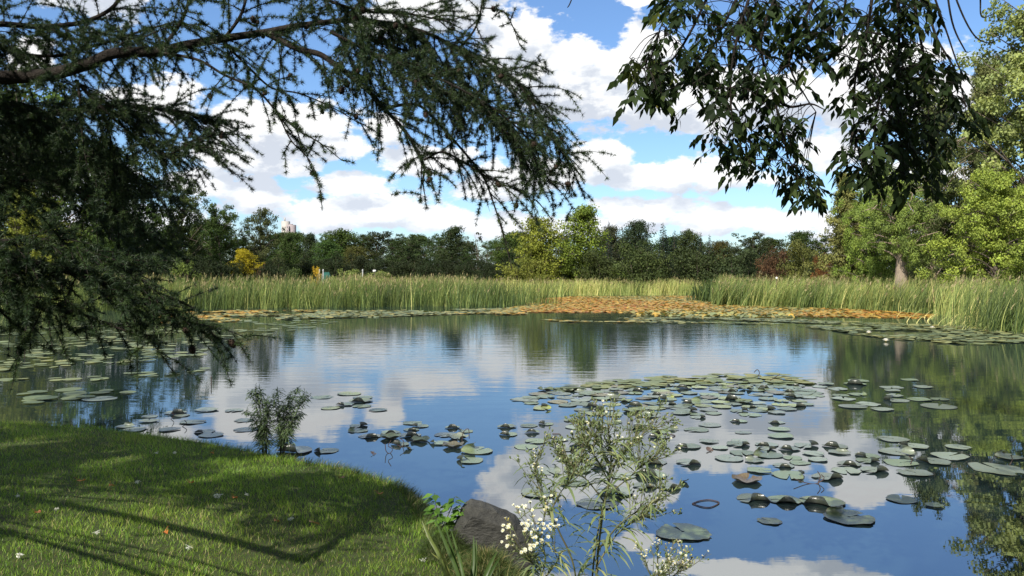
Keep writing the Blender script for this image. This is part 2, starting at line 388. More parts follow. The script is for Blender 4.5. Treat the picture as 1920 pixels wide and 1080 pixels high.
TV = dict(
    round_a=broadleaf('round_a', 1, 10, 4.2, .08, 'round', 60, 7, 15000, .27, .2, .3, .25),
    round_b=broadleaf('round_b', 2, 10, 4.4, .05, 'dome', 62, 7, 15000, .27, .2, .3, .25),
    oval=broadleaf('oval', 3, 11, 3.6, .08, 'oval', 60, 7, 15000, .25, .2, .26, .25),
    open=broadleaf('open', 4, 12, 4.2, .22, 'round', 26, 4, 3600, .34, .8, .26, .15, gap=.2, upright=.3),
    airy=broadleaf('airy', 5, 11, 3.0, .2, 'oval', 22, 4, 1700, .28, 1.0, .16, .14, multi=3, gap=.15, upright=.5),
    bush=broadleaf('bush', 6, 5, 3.2, .02, 'dome', 34, 5, 11000, .20, .8, .09, .27, multi=4, upright=.4),
    shrub=broadleaf('shrub', 7, 2.4, 1.6, .02, 'dome', 22, 4, 2500, .15, .8, .05, .26, multi=4),
    spruce=conifer('spruce', 8, 14, 2.6, 4200, .42),
    big_a=broadleaf('big_a', 9, 15, 6.2, .20, 'round', 70, 7, 40000, .22, .4, .36, .13, bark=m_barkpale),
    big_b=broadleaf('big_b', 10, 12, 6.4, .08, 'dome', 62, 5, 44000, .21, .3, .3, .135),
    big_c=broadleaf('big_c', 12, 13, 4.2, .09, 'cone', 90, 6, 34000, .20, .1, .22, .15),
    big_d=broadleaf('big_d', 19, 15, 6.2, .40, 'round', 52, 5, 36000, .22, .35, 1.25, .15, bark=m_barkpale),
    poplar=broadleaf('poplar', 11, 24, 6.4, .12, 'poplar', 130, 5, 80000, .25, .5, .45, .14, upright=.5),
    left_a=broadleaf('left_a', 13, 13, 5.6, .16, 'round', 50, 6, 20000, .25, .6, .32, .14, gap=.10, upright=.3),
    left_b=broadleaf('left_b', 14, 12, 5.0, .12, 'round', 54, 6, 20000, .24, .5, .26, .15, gap=.04, upright=.2),
)
GREEN_D, GREEN_M, GREEN_L = (.041, .072, .020), (.062, .104, .026), (.085, .125, .030)
def plant_tree(kind, px, top, hw, d, tint, name, label, cat='tree', group=None, base_py=None, rz=None):
    v = TV[kind]; g0 = P(px, 508, d); z0 = float(height(g0[0], g0[1])) - .04
    hh = P(px, top, d)[2] - z0; rw = hw/FPX*d
    o = thing(name, label, cat, (g0[0], g0[1], z0), RNG.uniform(0, 6.28) if rz is None else rz, group)
    o.scale = (rw/v['R'], rw/v['R'], hh/v['H'])
    jt = RNG.uniform(.8, 1.3)*np.array([RNG.uniform(.88, 1.14), 1., RNG.uniform(.85, 1.15)]); c = link('crown', v['crown'], o); c.color = (*(np.array(tint)*(jt if d > 86 else 1)), 1)
    if kind not in ('shrub', 'bush'): link('trunk', v['trunk'], o)
    else: link('stems', v['trunk'], o)
    return o

# -- trees one can tell apart: kind, px, top, half width, distance, tint, name, label
TREES = [
 ('left_a', 70, 130, 150, 62, GREEN_M, 'broadleaf_tree', 'tallest dark green tree behind the hanging larch boughs at the left'),
 ('left_b', 30, 350, 100, 46, (.13, .155, .03), 'broadleaf_tree', 'sunlit yellow-green tree glimpsed between the upper and lower larch boughs', ),
 ('left_b', 215, 260, 95, 66, GREEN_D, 'broadleaf_tree', 'dark tree left of the gappy tree, mostly veiled by larch sprays'),
 ('left_a', 325, 333, 62, 70, (.045, .068, .022), 'broadleaf_tree', 'gappy green tree with a leaning trunk left of the pond, sky showing through its crown'),
 ('left_b', 412, 384, 52, 76, GREEN_D, 'broadleaf_tree', 'dark green tree between the gappy tree and the tree beside the tower'),
 ('left_b', 486, 390, 46, 78, (.052, .066, .028), 'broadleaf_tree', 'loose-crowned greyish green tree just left of the pale tower'),
 ('oval', 536, 436, 22, 84, GREEN_D, 'broadleaf_tree', 'small dark tree standing in front of the pale tower'),
 ('round_b', 583, 438, 22, 112, (.024, .040, .018), 'broadleaf_tree', 'neat dark egg-shaped tree right of the pale tower'),
 ('round_a', 640, 432, 52, 108, GREEN_D, 'broadleaf_tree', 'broad dark round tree right of the egg-shaped tree'),
 ('left_b', 705, 433, 52, 110, (.026, .040, .018), 'broadleaf_tree', 'broad dark domed tree at the middle of the far wood'),
 ('round_a', 668, 462, 30, 98, (.055, .062, .018), 'broadleaf_tree', 'low olive tree with a yellowish top in front of the dark wood'),
 ('round_b', 615, 452, 40, 100, GREEN_D, 'broadleaf_tree', 'dark round tree standing just behind the small yellow sapling'),
 ('left_b', 768, 438, 48, 106, (.028, .044, .018), 'broadleaf_tree', 'dark round tree left of the slender upright dark tree'),
 ('oval', 840, 424, 36, 92, (.032, .048, .022), 'broadleaf_tree', 'slender upright dark tree with a bare lower trunk at mid far shore'),
 ('airy', 905, 430, 34, 90, (.038, .052, .028), 'broadleaf_tree', 'thin wispy tree with pale upright stems left of the yellowing pair'),
 ('round_a', 952, 440, 36, 104, GREEN_D, 'broadleaf_tree', 'dark tree filling the gap left of the yellowing pair'),
 ('round_b', 1008, 408, 56, 82, (.155, .185, .034), 'broadleaf_tree', 'yellowing tree, the lower and left one of the sunlit pair'),
 ('oval', 1084, 386, 54, 84, (.115, .165, .03), 'broadleaf_tree', 'taller sunlit green tree of the pair, rounded top against the clouds'),
 ('round_b', 1146, 424, 30, 98, (.038, .042, .022), 'broadleaf_tree', 'brownish dark tree right behind the sunlit pair'),
 ('round_b', 1196, 414, 38, 112, (.020, .034, .020), 'broadleaf_tree', 'very dark dome-topped tree between the sunlit pair and the spruces'),
 ('spruce', 1141, 412, 14, 94, (.016, .028, .022), 'spruce_tree', 'small dark spruce tip right beside the taller sunlit tree'),
 ('spruce', 1243, 416, 24, 98, (.015, .028, .020), 'spruce_tree', 'dark pointed spruce right of the dome-topped tree, the tallest spruce'),
 ('spruce', 1264, 430, 18, 98, (.015, .028, .020), 'spruce_tree', 'shorter dark spruce close against the tallest spruce'),
 ('spruce', 1313, 434, 15, 102, (.016, .030, .021), 'spruce_tree', 'dark spruce tip, left one of two over the green bushes'),
 ('spruce', 1330, 438, 15, 102, (.016, .030, .021), 'spruce_tree', 'dark spruce tip, right one of two over the green bushes'),
 ('round_a', 1290, 433, 34, 106, (.036, .052, .02), 'broadleaf_tree', 'rounded mid green tree between the two groups of spruces'),
 ('round_b', 1352, 452, 36, 104, (.06, .06, .02), 'broadleaf_tree', 'low olive-yellow topped tree in the far wood right of the spruces'),
 ('left_a', 1408, 434, 54, 100, (.034, .050, .022), 'broadleaf_tree', 'wide dark green tree with a bumpy top left of the reddish bush'),
 ('spruce', 1465, 446, 11, 100, (.015, .028, .020), 'spruce_tree', 'lone small spruce tip above the reddish bush'),
 ('bush', 1198, 454, 56, 78, (.050, .072, .026), 'willow_bush', 'spreading mid green willow-like bush below the dome-topped tree', 'bush'),
 ('bush', 1120, 470, 46, 80, (.045, .062, .022), 'willow_bush', 'shaded bush at the foot of the taller sunlit tree', 'bush'),
 ('bush', 1300, 462, 62, 80, (.042, .060, .024), 'willow_bush', 'broad dull green bush right of the spreading willow bush', 'bush'),
 ('bush', 1385, 466, 60, 78, (.036, .054, .024), 'willow_bush', 'dark green bush at the water reeds left of the reddish bush', 'bush'),
 ('bush', 1452, 468, 36, 70, (.075, .046, .028), 'red_bush', 'reddish brown bush left of the right-hand trees', 'bush'),
 ('bush', 1503, 452, 44, 68, (.085, .098, .030), 'broad_bush', 'yellow-green bush beside the reddish brown bush', 'bush'),
 ('bush', 1540, 480, 20, 60, (.13, .065, .026), 'red_bush', 'small orange-red bush at the foot of the right-hand trees', 'bush'),
 ('bush', 985, 486, 50, 78, (.13, .15, .035), 'broad_bush', 'pale green bush skirting the yellowing tree of the pair', 'bush'),
 ('oval', 462, 466, 29, 66, (.26, .23, .018), 'yellow_tree', 'small bright yellow round tree behind the left reeds', 'tree'),
 ('shrub', 590, 498, 11, 70, (.42, .30, .035), 'yellow_sapling', 'tiny golden yellow sapling behind the reeds, right of the yellow tree', 'sapling'),
 ('shrub', 492, 492, 15, 63, (.07, .040, .028), 'red_shrub', 'reddish twiggy shrub touching the small yellow tree', 'shrub'),
 ('shrub', 352, 486, 30, 60, (.09, .13, .035), 'green_shrub', 'light green shrub under the gappy tree', 'shrub'),
 ('shrub', 640, 503, 30, 78, (.16, .21, .07), 'green_shrub', 'pale green shrub left of the white sign', 'shrub'),
 ('shrub', 704, 506, 26, 78, (.16, .20, .07), 'green_shrub', 'pale green shrub under the white sign', 'shrub'),
 ('shrub', 528, 500, 34, 62, (.065, .095, .035), 'green_shrub', 'dull green shrub between the yellow tree and the golden sapling', 'shrub'),
 ('big_c', 1582, 318, 66, 56, (.15, .165, .06), 'broadleaf_tree', 'feathery greyish green tree at the left end of the right-hand group'),
 ('big_b', 1642, 335, 66, 52, (.15, .22, .05), 'broadleaf_tree', 'fresh green tree with hanging side branches left of the thick bare trunk'),
 ('big_d', 1690, 318, 66, 47, (.14, .20, .055), 'broadleaf_tree', 'tree on a thick pale bare trunk rising from the right reeds'),
 ('big_a', 1752, 180, 70, 54, (.065, .088, .034), 'broadleaf_tree', 'shaded tree with a grey leaning trunk right of the thick bare trunk'),
 ('big_b', 1868, 325, 112, 43, (.195, .26, .055), 'broadleaf_tree', 'bright yellow-green low-branched tree over the reeds at the right edge'),
 ('poplar', 1985, -130, 165, 50, (.20, .25, .10), 'poplar_tree', 'tallest pale green poplar rising out of the top right corner'),
 ('poplar', 1842, 100, 66, 58, (.12, .14, .06), 'poplar_tree', 'narrower grey-green poplar just left of the tallest poplar'),
]
for T in TREES:
    plant_tree(*T[:8], cat=T[8] if len(T) > 8 else 'tree')
# -- look-alikes farther back and in the shade under them
r2 = np.random.default_rng(21)
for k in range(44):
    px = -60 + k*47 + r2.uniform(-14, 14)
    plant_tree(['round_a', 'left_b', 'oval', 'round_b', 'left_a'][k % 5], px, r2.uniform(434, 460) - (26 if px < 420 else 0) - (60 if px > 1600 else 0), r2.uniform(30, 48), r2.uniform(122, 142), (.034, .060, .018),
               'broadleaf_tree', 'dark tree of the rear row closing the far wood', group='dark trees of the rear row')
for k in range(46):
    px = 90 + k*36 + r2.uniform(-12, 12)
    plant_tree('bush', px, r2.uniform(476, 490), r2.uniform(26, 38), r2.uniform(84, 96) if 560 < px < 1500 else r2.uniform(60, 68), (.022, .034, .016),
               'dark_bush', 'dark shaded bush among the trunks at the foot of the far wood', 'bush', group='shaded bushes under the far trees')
for k in range(9):
    plant_tree(['left_a', 'left_b'][k % 2], [-210, -330, -480, 2080, 2200, 2330, 2480, -620, 2600][k], r2.uniform(150, 300), r2.uniform(90, 120), r2.uniform(55, 70), GREEN_M,
               'broadleaf_tree', 'green tree standing beyond the edge of the view', group='trees beyond the edges of the view')

# ------------------------------------------------------------------ far built things
m_conc = solid_mat('pale_lit_concrete', (.32, .30, .27), (.40, .37, .33), 1.2, .9)  # sunlit tone of the tower's left block put into its colour
m_mauve = solid_mat('mauve_shaded_wall', (.22, .19, .19), (.28, .24, .24), 1.2, .9)  # greyer unlit side of the tower put into the right block's colour
m_dark = solid_mat('dark_glass', (.03, .03, .035), None, 1, .3)
m_white = solid_mat('white_paint', (.6, .6, .58), (.7, .7, .68), 3, .6)
m_grey = solid_mat('grey_paint', (.28, .28, .27), (.36, .36, .35), 3, .6)
m_teal = solid_mat('teal_canvas', (.008, .055, .042), (.012, .075, .058), 3, .8)
D = 420.
def tower():
    o = thing('apartment_tower', 'pale apartment tower with balconies showing above the far trees', 'building', P(540, 508, D) - [0, 0, EYE], math.radians(-24))
    s = D/FPX                            # metres to a pixel at that distance
    w = MB(); box(w, (-12*s, -3.5*s, 0), (-.05, 7*s, 101*s)); w.build('wall', m_conc, o)
    w = MB(); box(w, (0, -3.5*s, 0), (14*s, 7*s, 94*s)); w.build('wall', m_mauve, o)
    w = MB(); box(w, (-8*s, 0, 101.02*s), (-6.6*s, 1.5*s, 108*s)); w.build('chimney', m_conc, o)
    w = MB(); box(w, (2*s, 0, 94.02*s), (9*s, 4*s, 95.6*s)); w.build('roof_housing', m_mauve, o)
    for k in range(14):
        z = (88 - 6.2*k)*s
        if z < 5: break
        b = MB(); box(b, (5.2*s, -3.5*s - .05, z), (8.6*s, -3.5*s + .1, z + 3.2*s)); b.build('window', m_dark, o)
        b = MB(); box(b, (4.9*s, -3.5*s - 1.3, z - .9*s), (9*s, -3.5*s - .06, z - .1*s)); b.build('balcony', m_conc, o)
        b = MB(); box(b, (1*s, -3.5*s - .05, z + .4*s), (2.6*s, -3.5*s + .1, z + 2.8*s)); b.build('window', m_dark, o)
        for q in range(3):
            b = MB(); x = (-9.8 + 3.2*q)*s; box(b, (x, -3.5*s - .05, z + .4*s), (x + 1.3*s, -3.5*s + .1, z + 2.8*s)); b.build('window', m_dark, o)
tower()
def signboard(px, py, d, w, h, label, name='sign_board', rnd=False):
    c = P(px, py, d); z0 = float(height(c[0], c[1])); o = thing(name, label, 'sign', (c[0], c[1], z0))
    b = MB()
    if rnd:
        th = np.arange(20)*2*PI/20; v = [(w/2*math.cos(a), y, c[2]-z0 + w/2*math.sin(a)) for y in (-.02, .02) for a in th]
        b.add(v, [[k, (k+1) % 20, 20 + (k+1) % 20, 20+k] for k in range(20)]); b.add(v, [list(range(20))]); b.add(v, [list(range(39, 19, -1))])
    else: box(b, (-w/2, -.02, c[2]-z0-h/2), (w/2, .02, c[2]-z0+h/2))
    b.build('board', m_white, o)
    q = MB(); tube(q, [(0, .06, 0), (0, .06, c[2]-z0)], .03, 6); q.build('post', m_bark, o)
signboard(702, 508, 76, .28, .20, 'small white rectangular sign above the pale shrub on the far shore')
signboard(1456, 521, 50, .13, .13, 'tiny white round marker on the reed tops by the reddish bush', 'round_marker', True)
c = P(612, 508, 80); z0 = float(height(c[0], c[1]))
o = thing('canvas_shelter', 'small teal canvas shelter half hidden behind reeds near the golden sapling', 'shelter', (c[0], c[1], z0)); o.scale = (.8, .8, .86)
b = MB(); b.add([(-.5,-.4,0),(.5,-.4,0),(.5,.4,0),(-.5,.4,0),(-.5,-.4,1.5),(.5,-.4,1.5),(.5,.4,1.5),(-.5,.4,1.5),(-.35,0,1.95),(.35,0,1.95)],
                [[0,1,5,4],[1,2,6,5],[2,3,7,6],[3,0,4,7],[4,5,9,8],[6,7,8,9]]); b.add([(-.5,-.4,1.5),(-.5,.4,1.5),(-.35,0,1.95),(.5,-.4,1.5),(.5,.4,1.5),(.35,0,1.95)], [[0,2,1],[3,4,5]]); b.build('canvas_cover', m_teal, o)
b = MB()
for x in (-.5, .5): tube(b, [(x, -.44, 0), (x, -.44, 1.55)], .025, 6)
b.build('frame', m_grey, o)
for k, (px, lab) in enumerate(((599, 'pale grey post left of the teal shelter'), (606, 'pale grey post touching the left side of the teal shelter'), (680, 'pale grey post left of the white sign'))):
    c = P(px, 512, 76); z0 = float(height(c[0], c[1])); b = MB()
    tube(b, [(0, 0, 0), (0, 0, 2.15-z0), (0, 0, 2.2-z0)], [.07, .06, .045], 8); tube(b, [(0, 0, 2.2-z0), (0, 0, 2.32-z0)], [.085, .07], 8)
    o = b.build('bollard_post', m_grey); o.location = (c[0], c[1], z0); tag(o, lab, 'post')

# ------------------------------------------------------------------ reeds
m_reed = leaf_mat('reed_leaves', [(0, (.045, .085, .028)), (.45, (.135, .185, .050)), (.75, (.24, .27, .080)), (1, (.42, .37, .15))], trans=.3, vary=.95, clump=.4)
m_plume = leaf_mat('reed_plumes', [(0, (.17, .14, .07)), (1, (.30, .25, .13))], trans=.3, vary=.4, clump=.2)
def in_poly(pts, poly):
    x, y = pts[:, 0], pts[:, 1]; ins = np.zeros(len(pts), bool)
    for a, b in zip(poly, np.roll(poly, -1, 0)):
        if a[1] == b[1]: continue
        ins ^= ((a[1] > y) != (b[1] > y)) & (x < (b[0]-a[0])*(y-a[1])/(b[1]-a[1]) + a[0])
    return ins
def sample_poly(poly, n, g=RNG):
    poly = np.asarray(poly, float); lo, hi = poly.min(0), poly.max(0); out = np.zeros((0, 2))
    while len(out) < n:
        q = g.uniform(lo, hi, (n*2, 2)); out = np.concatenate([out, q[in_poly(q, poly)]])
    return out[:n]
def gpoly(px): return np.array([G(x, y)[:2] for x, y in px])
def reed_bed(label, front, depth, n, hmin, hmax, wind, plume, w=.028, rnd=(0., .8), edge=.55, name='reeds'):
    """front = waterline seen as pixels; the stand goes back `depth` metres"""
    f = smooth_path(np.array([G(x, y)[:2] for x, y in front]), 8)
    u = RNG.uniform(0, len(f)-1, n); k = u.astype(int); k2 = np.minimum(k+1, len(f)-1)
    p = f[k] + (f[k2]-f[k])*(u-k)[:, None]; t = norm(f[k2]-f[k] + 1e-9); nrm = np.stack([-t[:, 1], t[:, 0]], 1)
    if (nrm[:, 1].mean()) < 0: nrm = -nrm
    dep = depth*RNG.random(n)**(1/edge*.6)
    wob = .9*np.sin(u*1.7) + .6*np.sin(u*4.1 + 1) + RNG.normal(size=n)*.35
    p = p + nrm*(dep + wob*.7)[:, None]
    z = np.maximum(height(p[:, 0], p[:, 1]), -.05); base = np.stack([p[:, 0], p[:, 1], z], 1)
    cl = .5 + .5*np.sin(p[:, 0]*.9 + 2*np.sin(p[:, 1]*.7)); h = RNG.uniform(hmin, hmax, n)*(.86 + .2*cl)*np.where(RNG.random(n) < .45, RNG.uniform(.5, .95, n), 1)*(1 + .07*np.sin(u*2.7 + 1.1*np.sin(u*.9)))
    d0 = norm(np.stack([RNG.normal(size=n)*.14 + wind*.25, RNG.normal(size=n)*.13, np.ones(n)], 1))
    bend = np.stack([RNG.normal(size=n)*.36 + wind, RNG.normal(size=n)*.3, -RNG.random(n)*.25], 1)
    r = np.clip(rnd[0] + (rnd[1]-rnd[0])*(RNG.random(n)*.6 + .4*cl) + (RNG.random(n) < .12)*.35 - (RNG.random(n) < .2)*.3, 0, 1)
    mb = MB(); ribbons(mb, base, d0, bend, h, w*RNG.uniform(.6, 1.3, n), r, 4)
    # feathery heads
    m = int(n*plume)
    if m:
        ix = RNG.choice(n, m, replace=False); tip = base[ix] + norm(d0[ix] + bend[ix]*.35)*(h[ix]*.97)[:, None]
        for q in range(3):
            ax = norm(np.stack([RNG.normal(size=m)*.3 + wind*1.2 + .15, RNG.normal(size=m)*.3, np.full(m, .9)], 1))
            leaf_quads(mb, tip - [0, 0, .06*q], ax, rdir(m), RNG.uniform(.14, .26, m), .05, RNG.random(m), 1)
    return tag(mb.build(name, [m_reed, m_plume]), label, 'reeds', kind='stuff')
reed_bed('dense tall green reeds along the far left shore', [(-260, 588), (60, 586), (300, 583), (420, 579), (560, 577), (700, 576), (830, 573), (945, 571)], 13, 34000, 1.5, 2.02, .10, .07, .022, (0., .72))
reed_bed('pale yellow-green reed stand along the middle far shore', [(700, 560), (850, 557), (960, 555), (1100, 554), (1220, 553), (1335, 553)], 12, 22000, 1.15, 1.6, .12, .07, .035, (.45, 1.))
reed_bed('sparse reed tufts standing in front of the middle reed stand', [(850, 577), (900, 576), (955, 575), (985, 574), (1010, 571), (1045, 570)], 2.5, 700, 1.5, 2.0, .08, .05, .035, (0., .6))
reed_bed('wind-bent bright green reeds along the right shore', [(1330, 572), (1385, 573), (1480, 577), (1600, 580), (1700, 585), (1770, 590), (1830, 598)], 12, 34000, 1.5, 2.0, .42, .05, .027, (.2, .85))
reed_bed('tall reeds at the right edge of the pond, streaked with straw', [(1815, 605), (1850, 618), (1900, 624), (1990, 628), (2150, 640), (2400, 660)], 8, 12000, 1.8, 2.35, .38, .06, .022, (.05, .75))
reed_bed('fallen straw-coloured reeds lying at the foot of the right reeds', [(1760, 596), (1800, 602), (1840, 612), (1900, 622)], 1.5, 130, .4, 1.0, 1.6, 0, .025, (.6, .95))
reed_bed('dark leafy weeds between the middle and right reed stands', [(1310, 563), (1335, 566), (1380, 570)], 4, 1500, 1.3, 1.9, .1, 0, .07, (0., .25), name='marsh_weeds')
# ------------------------------------------------------------------ lawn
m_grass = leaf_mat('lawn_blades', [(0, (.045, .105, .010)), (.5, (.16, .275, .028)), (.85, (.26, .34, .05)), (.93, (.24, .22, .09)), (1, (.34, .29, .14))], trans=.3, vary=.5, clump=.3, rough=.45)
def lawn():
    n = 820000; q = RNG.uniform((-13, 1.5), (3.2, 14.5), (n, 2)); d = np.hypot(q[:, 0], q[:, 1])
    s = sdist(q[:, 0], q[:, 1])
    vis = (np.abs(q[:, 0]) < .70*q[:, 1] + .3) & (q[:, 1] > 3.4)
    keep = (s > -.02) & (RNG.random(n) < np.where(vis, np.clip(1.25 - d*.055, .45, 1), .16)); q, s = q[keep], s[keep]; n = len(q)
    z = height(q[:, 0], q[:, 1]); base = np.stack([q[:, 0], q[:, 1], z - .006], 1)
    pa = np.sin(q[:, 0]*2.3 + 1.7*np.sin(q[:, 1]*1.9)) * np.sin(q[:, 1]*2.9 + 1.3*np.sin(q[:, 0]*3.1)); pb = np.sin(q[:, 0]*9.1 + 3*np.sin(q[:, 1]*7.3))*np.sin(q[:, 1]*8.3)
    h = (.030 + .010*pa + .008*pb)*RNG.uniform(.5, 1.5, n) + .006; edge = np.exp(-np.maximum(s, 0)/.10); h = np.maximum(h, .016)*(1 + 1.3*edge*RNG.random(n))
    a = RNG.uniform(0, 2*PI, n); lean = RNG.uniform(.15, 1.1, n) + .3*edge
    d0 = norm(np.stack([np.cos(a)*lean*.5, np.sin(a)*lean*.5, np.ones(n)], 1)); bend = np.stack([np.cos(a)*lean, np.sin(a)*lean, -RNG.random(n)*.5], 1)
    dry = np.clip(.5 + .5*np.sin(q[:, 0]*1.1 + 4)*np.sin(q[:, 1]*1.4 + 1 + .6*q[:, 0]), 0, 1)**2
    r = np.clip(.42 + .18*pa + RNG.normal(size=n)*.16, 0, .84); r = np.where(RNG.random(n) < .05 + .16*dry, RNG.uniform(.86, 1, n), r)
    mb = MB(); ribbons(mb, base, d0, bend, h*1.25, .0032*RNG.uniform(.7, 1.4, n), r, 2, wprof=[1, .8, .12])
    tag(mb.build('lawn_grass', m_grass), 'short mown grass covering the near bank', 'grass', kind='stuff')
lawn()
m_rough = leaf_mat('bank_grass', [(0, (.040, .070, .016)), (.6, (.075, .11, .026)), (.85, (.15, .14, .05)), (1, (.30, .24, .12))], trans=.25, vary=.5, clump=.3)
def fringe():                            # long unmown grass hanging over the bank
    f = smooth_path(np.c_[POND[:12], np.zeros(12)], 10)[:, :2]; n = 9000
    u = RNG.random(n)**.55*(len(f)-1.01); k = u.astype(int); p = f[k] + (f[k+1]-f[k])*(u-k)[:, None]; t = norm(f[k+1]-f[k]); out = np.stack([-t[:, 1], t[:, 0]], 1)
    out *= np.sign(np.sum(out*[.8, 1], 1, keepdims=True)); p = p - out*RNG.uniform(-.03, .16, n)[:, None]
    z = np.maximum(height(p[:, 0], p[:, 1]), -.02); w = (u/len(f))[:, None]
    d0 = norm(np.c_[out*.35 + RNG.normal(size=(n, 2))*.35, np.ones(n)]); bend = np.c_[out*.9 + RNG.normal(size=(n, 2))*.5, -RNG.random(n)*1.1]
    mb = MB(); ribbons(mb, np.c_[p, z - .01], d0, bend, RNG.uniform(.05, .13, n)*(1 + 1.1*w[:, 0]**4), .0045, RNG.random(n)**1.6, 3)
    tag(mb.build('bank_grass', m_rough), 'longer unmown grass hanging over the edge of the near bank', 'grass', kind='stuff')
fringe()

# ------------------------------------------------------------------ rock, mossy tussock
m_rock = solid_mat('dark_shaded_rock', (.016, .016, .014), (.056, .055, .046), 9, .7, .35, .9, (1, 1, 2.2), 10)  # rock colour darkened in place of tree shade falling on it
def rock(px, py, d):
    from mathutils import noise as mn
    import bmesh
    sc_ = d/FPX/5.7                      # zoomed trace, six to a pixel
    tr = [(548, 520), (600, 405), (668, 345), (700, 250), (745, 212), (860, 240), (1000, 290), (1130, 350), (1230, 400), (1300, 470), (1370, 560), (1420, 660), (1440, 900), (560, 900)]
    prof = np.array([((x-980)*sc_, (690-y)*sc_) for x, y in tr]); pts = []
    for y, k, dz in ((-.17, .86, -.05), (-.10, .97, -.012), (-.02, 1.0, .0), (.10, .95, -.02), (.2, .8, -.06), (.27, .6, -.14)):
        pts += [(x*k, y, z*(k if z > 0 else 1) + dz*(z > 0)) for x, z in prof]
    bm = bmesh.new(); [bm.verts.new(p) for p in pts]
    bmesh.ops.convex_hull(bm, input=bm.verts)
    bmesh.ops.delete(bm, geom=[v for v in bm.verts if not v.link_faces], context='VERTS')
    bmesh.ops.triangulate(bm, faces=bm.faces)
    for _ in range(4): bmesh.ops.subdivide_edges(bm, edges=[e for e in bm.edges if e.calc_length() > .022], cuts=1)
    bmesh.ops.triangulate(bm, faces=bm.faces)
    for v in bm.verts:
        v.co += Vector(v.co).normalized()*(.012*mn.noise(v.co*9) + .006*mn.noise(v.co*26) - .018*abs(mn.noise(v.co*4 + Vector((3, 1, 7)))))
    me = bpy.data.meshes.new('rock'); bm.to_mesh(me); bm.free(); me.materials.append(m_rock)
    o = link('rock', me); o.location = P(px, py, d); tag(o, 'dark angular rock standing at the water edge beside the bank', 'rock')
rock(923.3, 1015, 5.9)
def tussock(name, px, py, d, rx, rz, n, label, rlo=0., rhi=1.):
    c = P(px, py, d); mb = MB(); th = np.linspace(0, 2*PI, 24, endpoint=False); rings = []
    for k in range(7):
        a = k/6*PI/2; rings.append(np.stack([np.cos(th)*rx*math.cos(a), np.sin(th)*rx*.8*math.cos(a), np.full(24, rz*math.sin(a)*.9)], 1)*(1 + .05*np.sin(th*3 + k))[:, None])
    v = np.concatenate(rings); f = [[k*24+j, k*24+(j+1) % 24, (k+1)*24+(j+1) % 24, (k+1)*24+j] for k in range(6) for j in range(24)]
    o = thing(name, label, 'grass tussock', c); mb.add(v, f); mb.build('root_mound', m_ground, o, True)
    u = RNG.random(n); a = RNG.uniform(0, 2*PI, n); el = np.arcsin(u); o3 = np.stack([np.cos(a)*np.cos(el), np.sin(a)*np.cos(el), np.sin(el)], 1)
    b = o3*[rx, rx*.8, rz*.9]; hb = MB()
    d0 = norm(o3*.8 + rdir(n)*.7 + [0, 0, .35]); bend = np.c_[o3[:, :2]*.7 + RNG.normal(size=(n, 2))*.4, -RNG.random(n)*1.5]
    ribbons(hb, b*.97, d0, bend, RNG.uniform(.05, .13, n), .0035, rlo + (rhi-rlo)*RNG.random(n)**1.3, 3); hb.build('blades', m_rough, o)
tussock('grass_tussock', 912, 1138, 5.35, .22, .38, 5200, 'brownish matted grass tussock in front of the dark rock', .1, 1.)
tussock('grass_tussock', 838, 1075, 5.75, .20, .30, 3200, 'green matted grass hump on the bank left of the rock', 0., .6)

# ------------------------------------------------------------------ water lily pads
m_pad = None
def pad_material():
    m, t, out = new_mat('lily_pad'); oi = t.node('ShaderNodeObjectInfo'); tc = t.node('ShaderNodeTexCoord').outputs['Object']
    r = t.node('ShaderNodeAttribute', attribute_name='rnd').outputs['Fac']
    nz = t.noise(tc, 9, 5); c = t.mix(t.maprange(nz, .45, .75, 0, .55), oi.outputs['Color'], (.11, .10, .035))
    sx = t.node('ShaderNodeSeparateXYZ', inp={0: tc}); ang = t.math('ARCTAN2', sx.outputs[1], sx.outputs[0])
    vein = t.math('POWER', t.math('ABSOLUTE', t.math('SINE', t.math('MULTIPLY', ang, 9.0))), .25)
    c = t.mix(t.maprange(vein, .3, .8, .3, 0), c, (.16, .19, .10))
    c = t.mix(t.maprange(r, .7, 1., 0, .8), c, (.06, .045, .022))
    spots = t.noise(tc, 26, 2); c = t.mix(t.maprange(spots, .62, .72, 0, .75), c, (.05, .04, .02))
    c = t.mix(t.node('ShaderNodeNewGeometry').outputs['Backfacing'], c, (.022, .026, .012))
    b = t.node('ShaderNodeBump', inp={'Height': t.math('ADD', vein, nz), 'Strength': .25, 'Distance': .01})
    p = t.node('ShaderNodeBsdfPrincipled', inp={'Base Color': c, 'Roughness': .36, 'Specular IOR Level': .9, 'Coat Weight': .12, 'Coat Roughness': .12, 'Normal': b.outputs[0]})
    t.l.new(p.outputs[0], out.inputs[0]); return m
m_pad = pad_material()
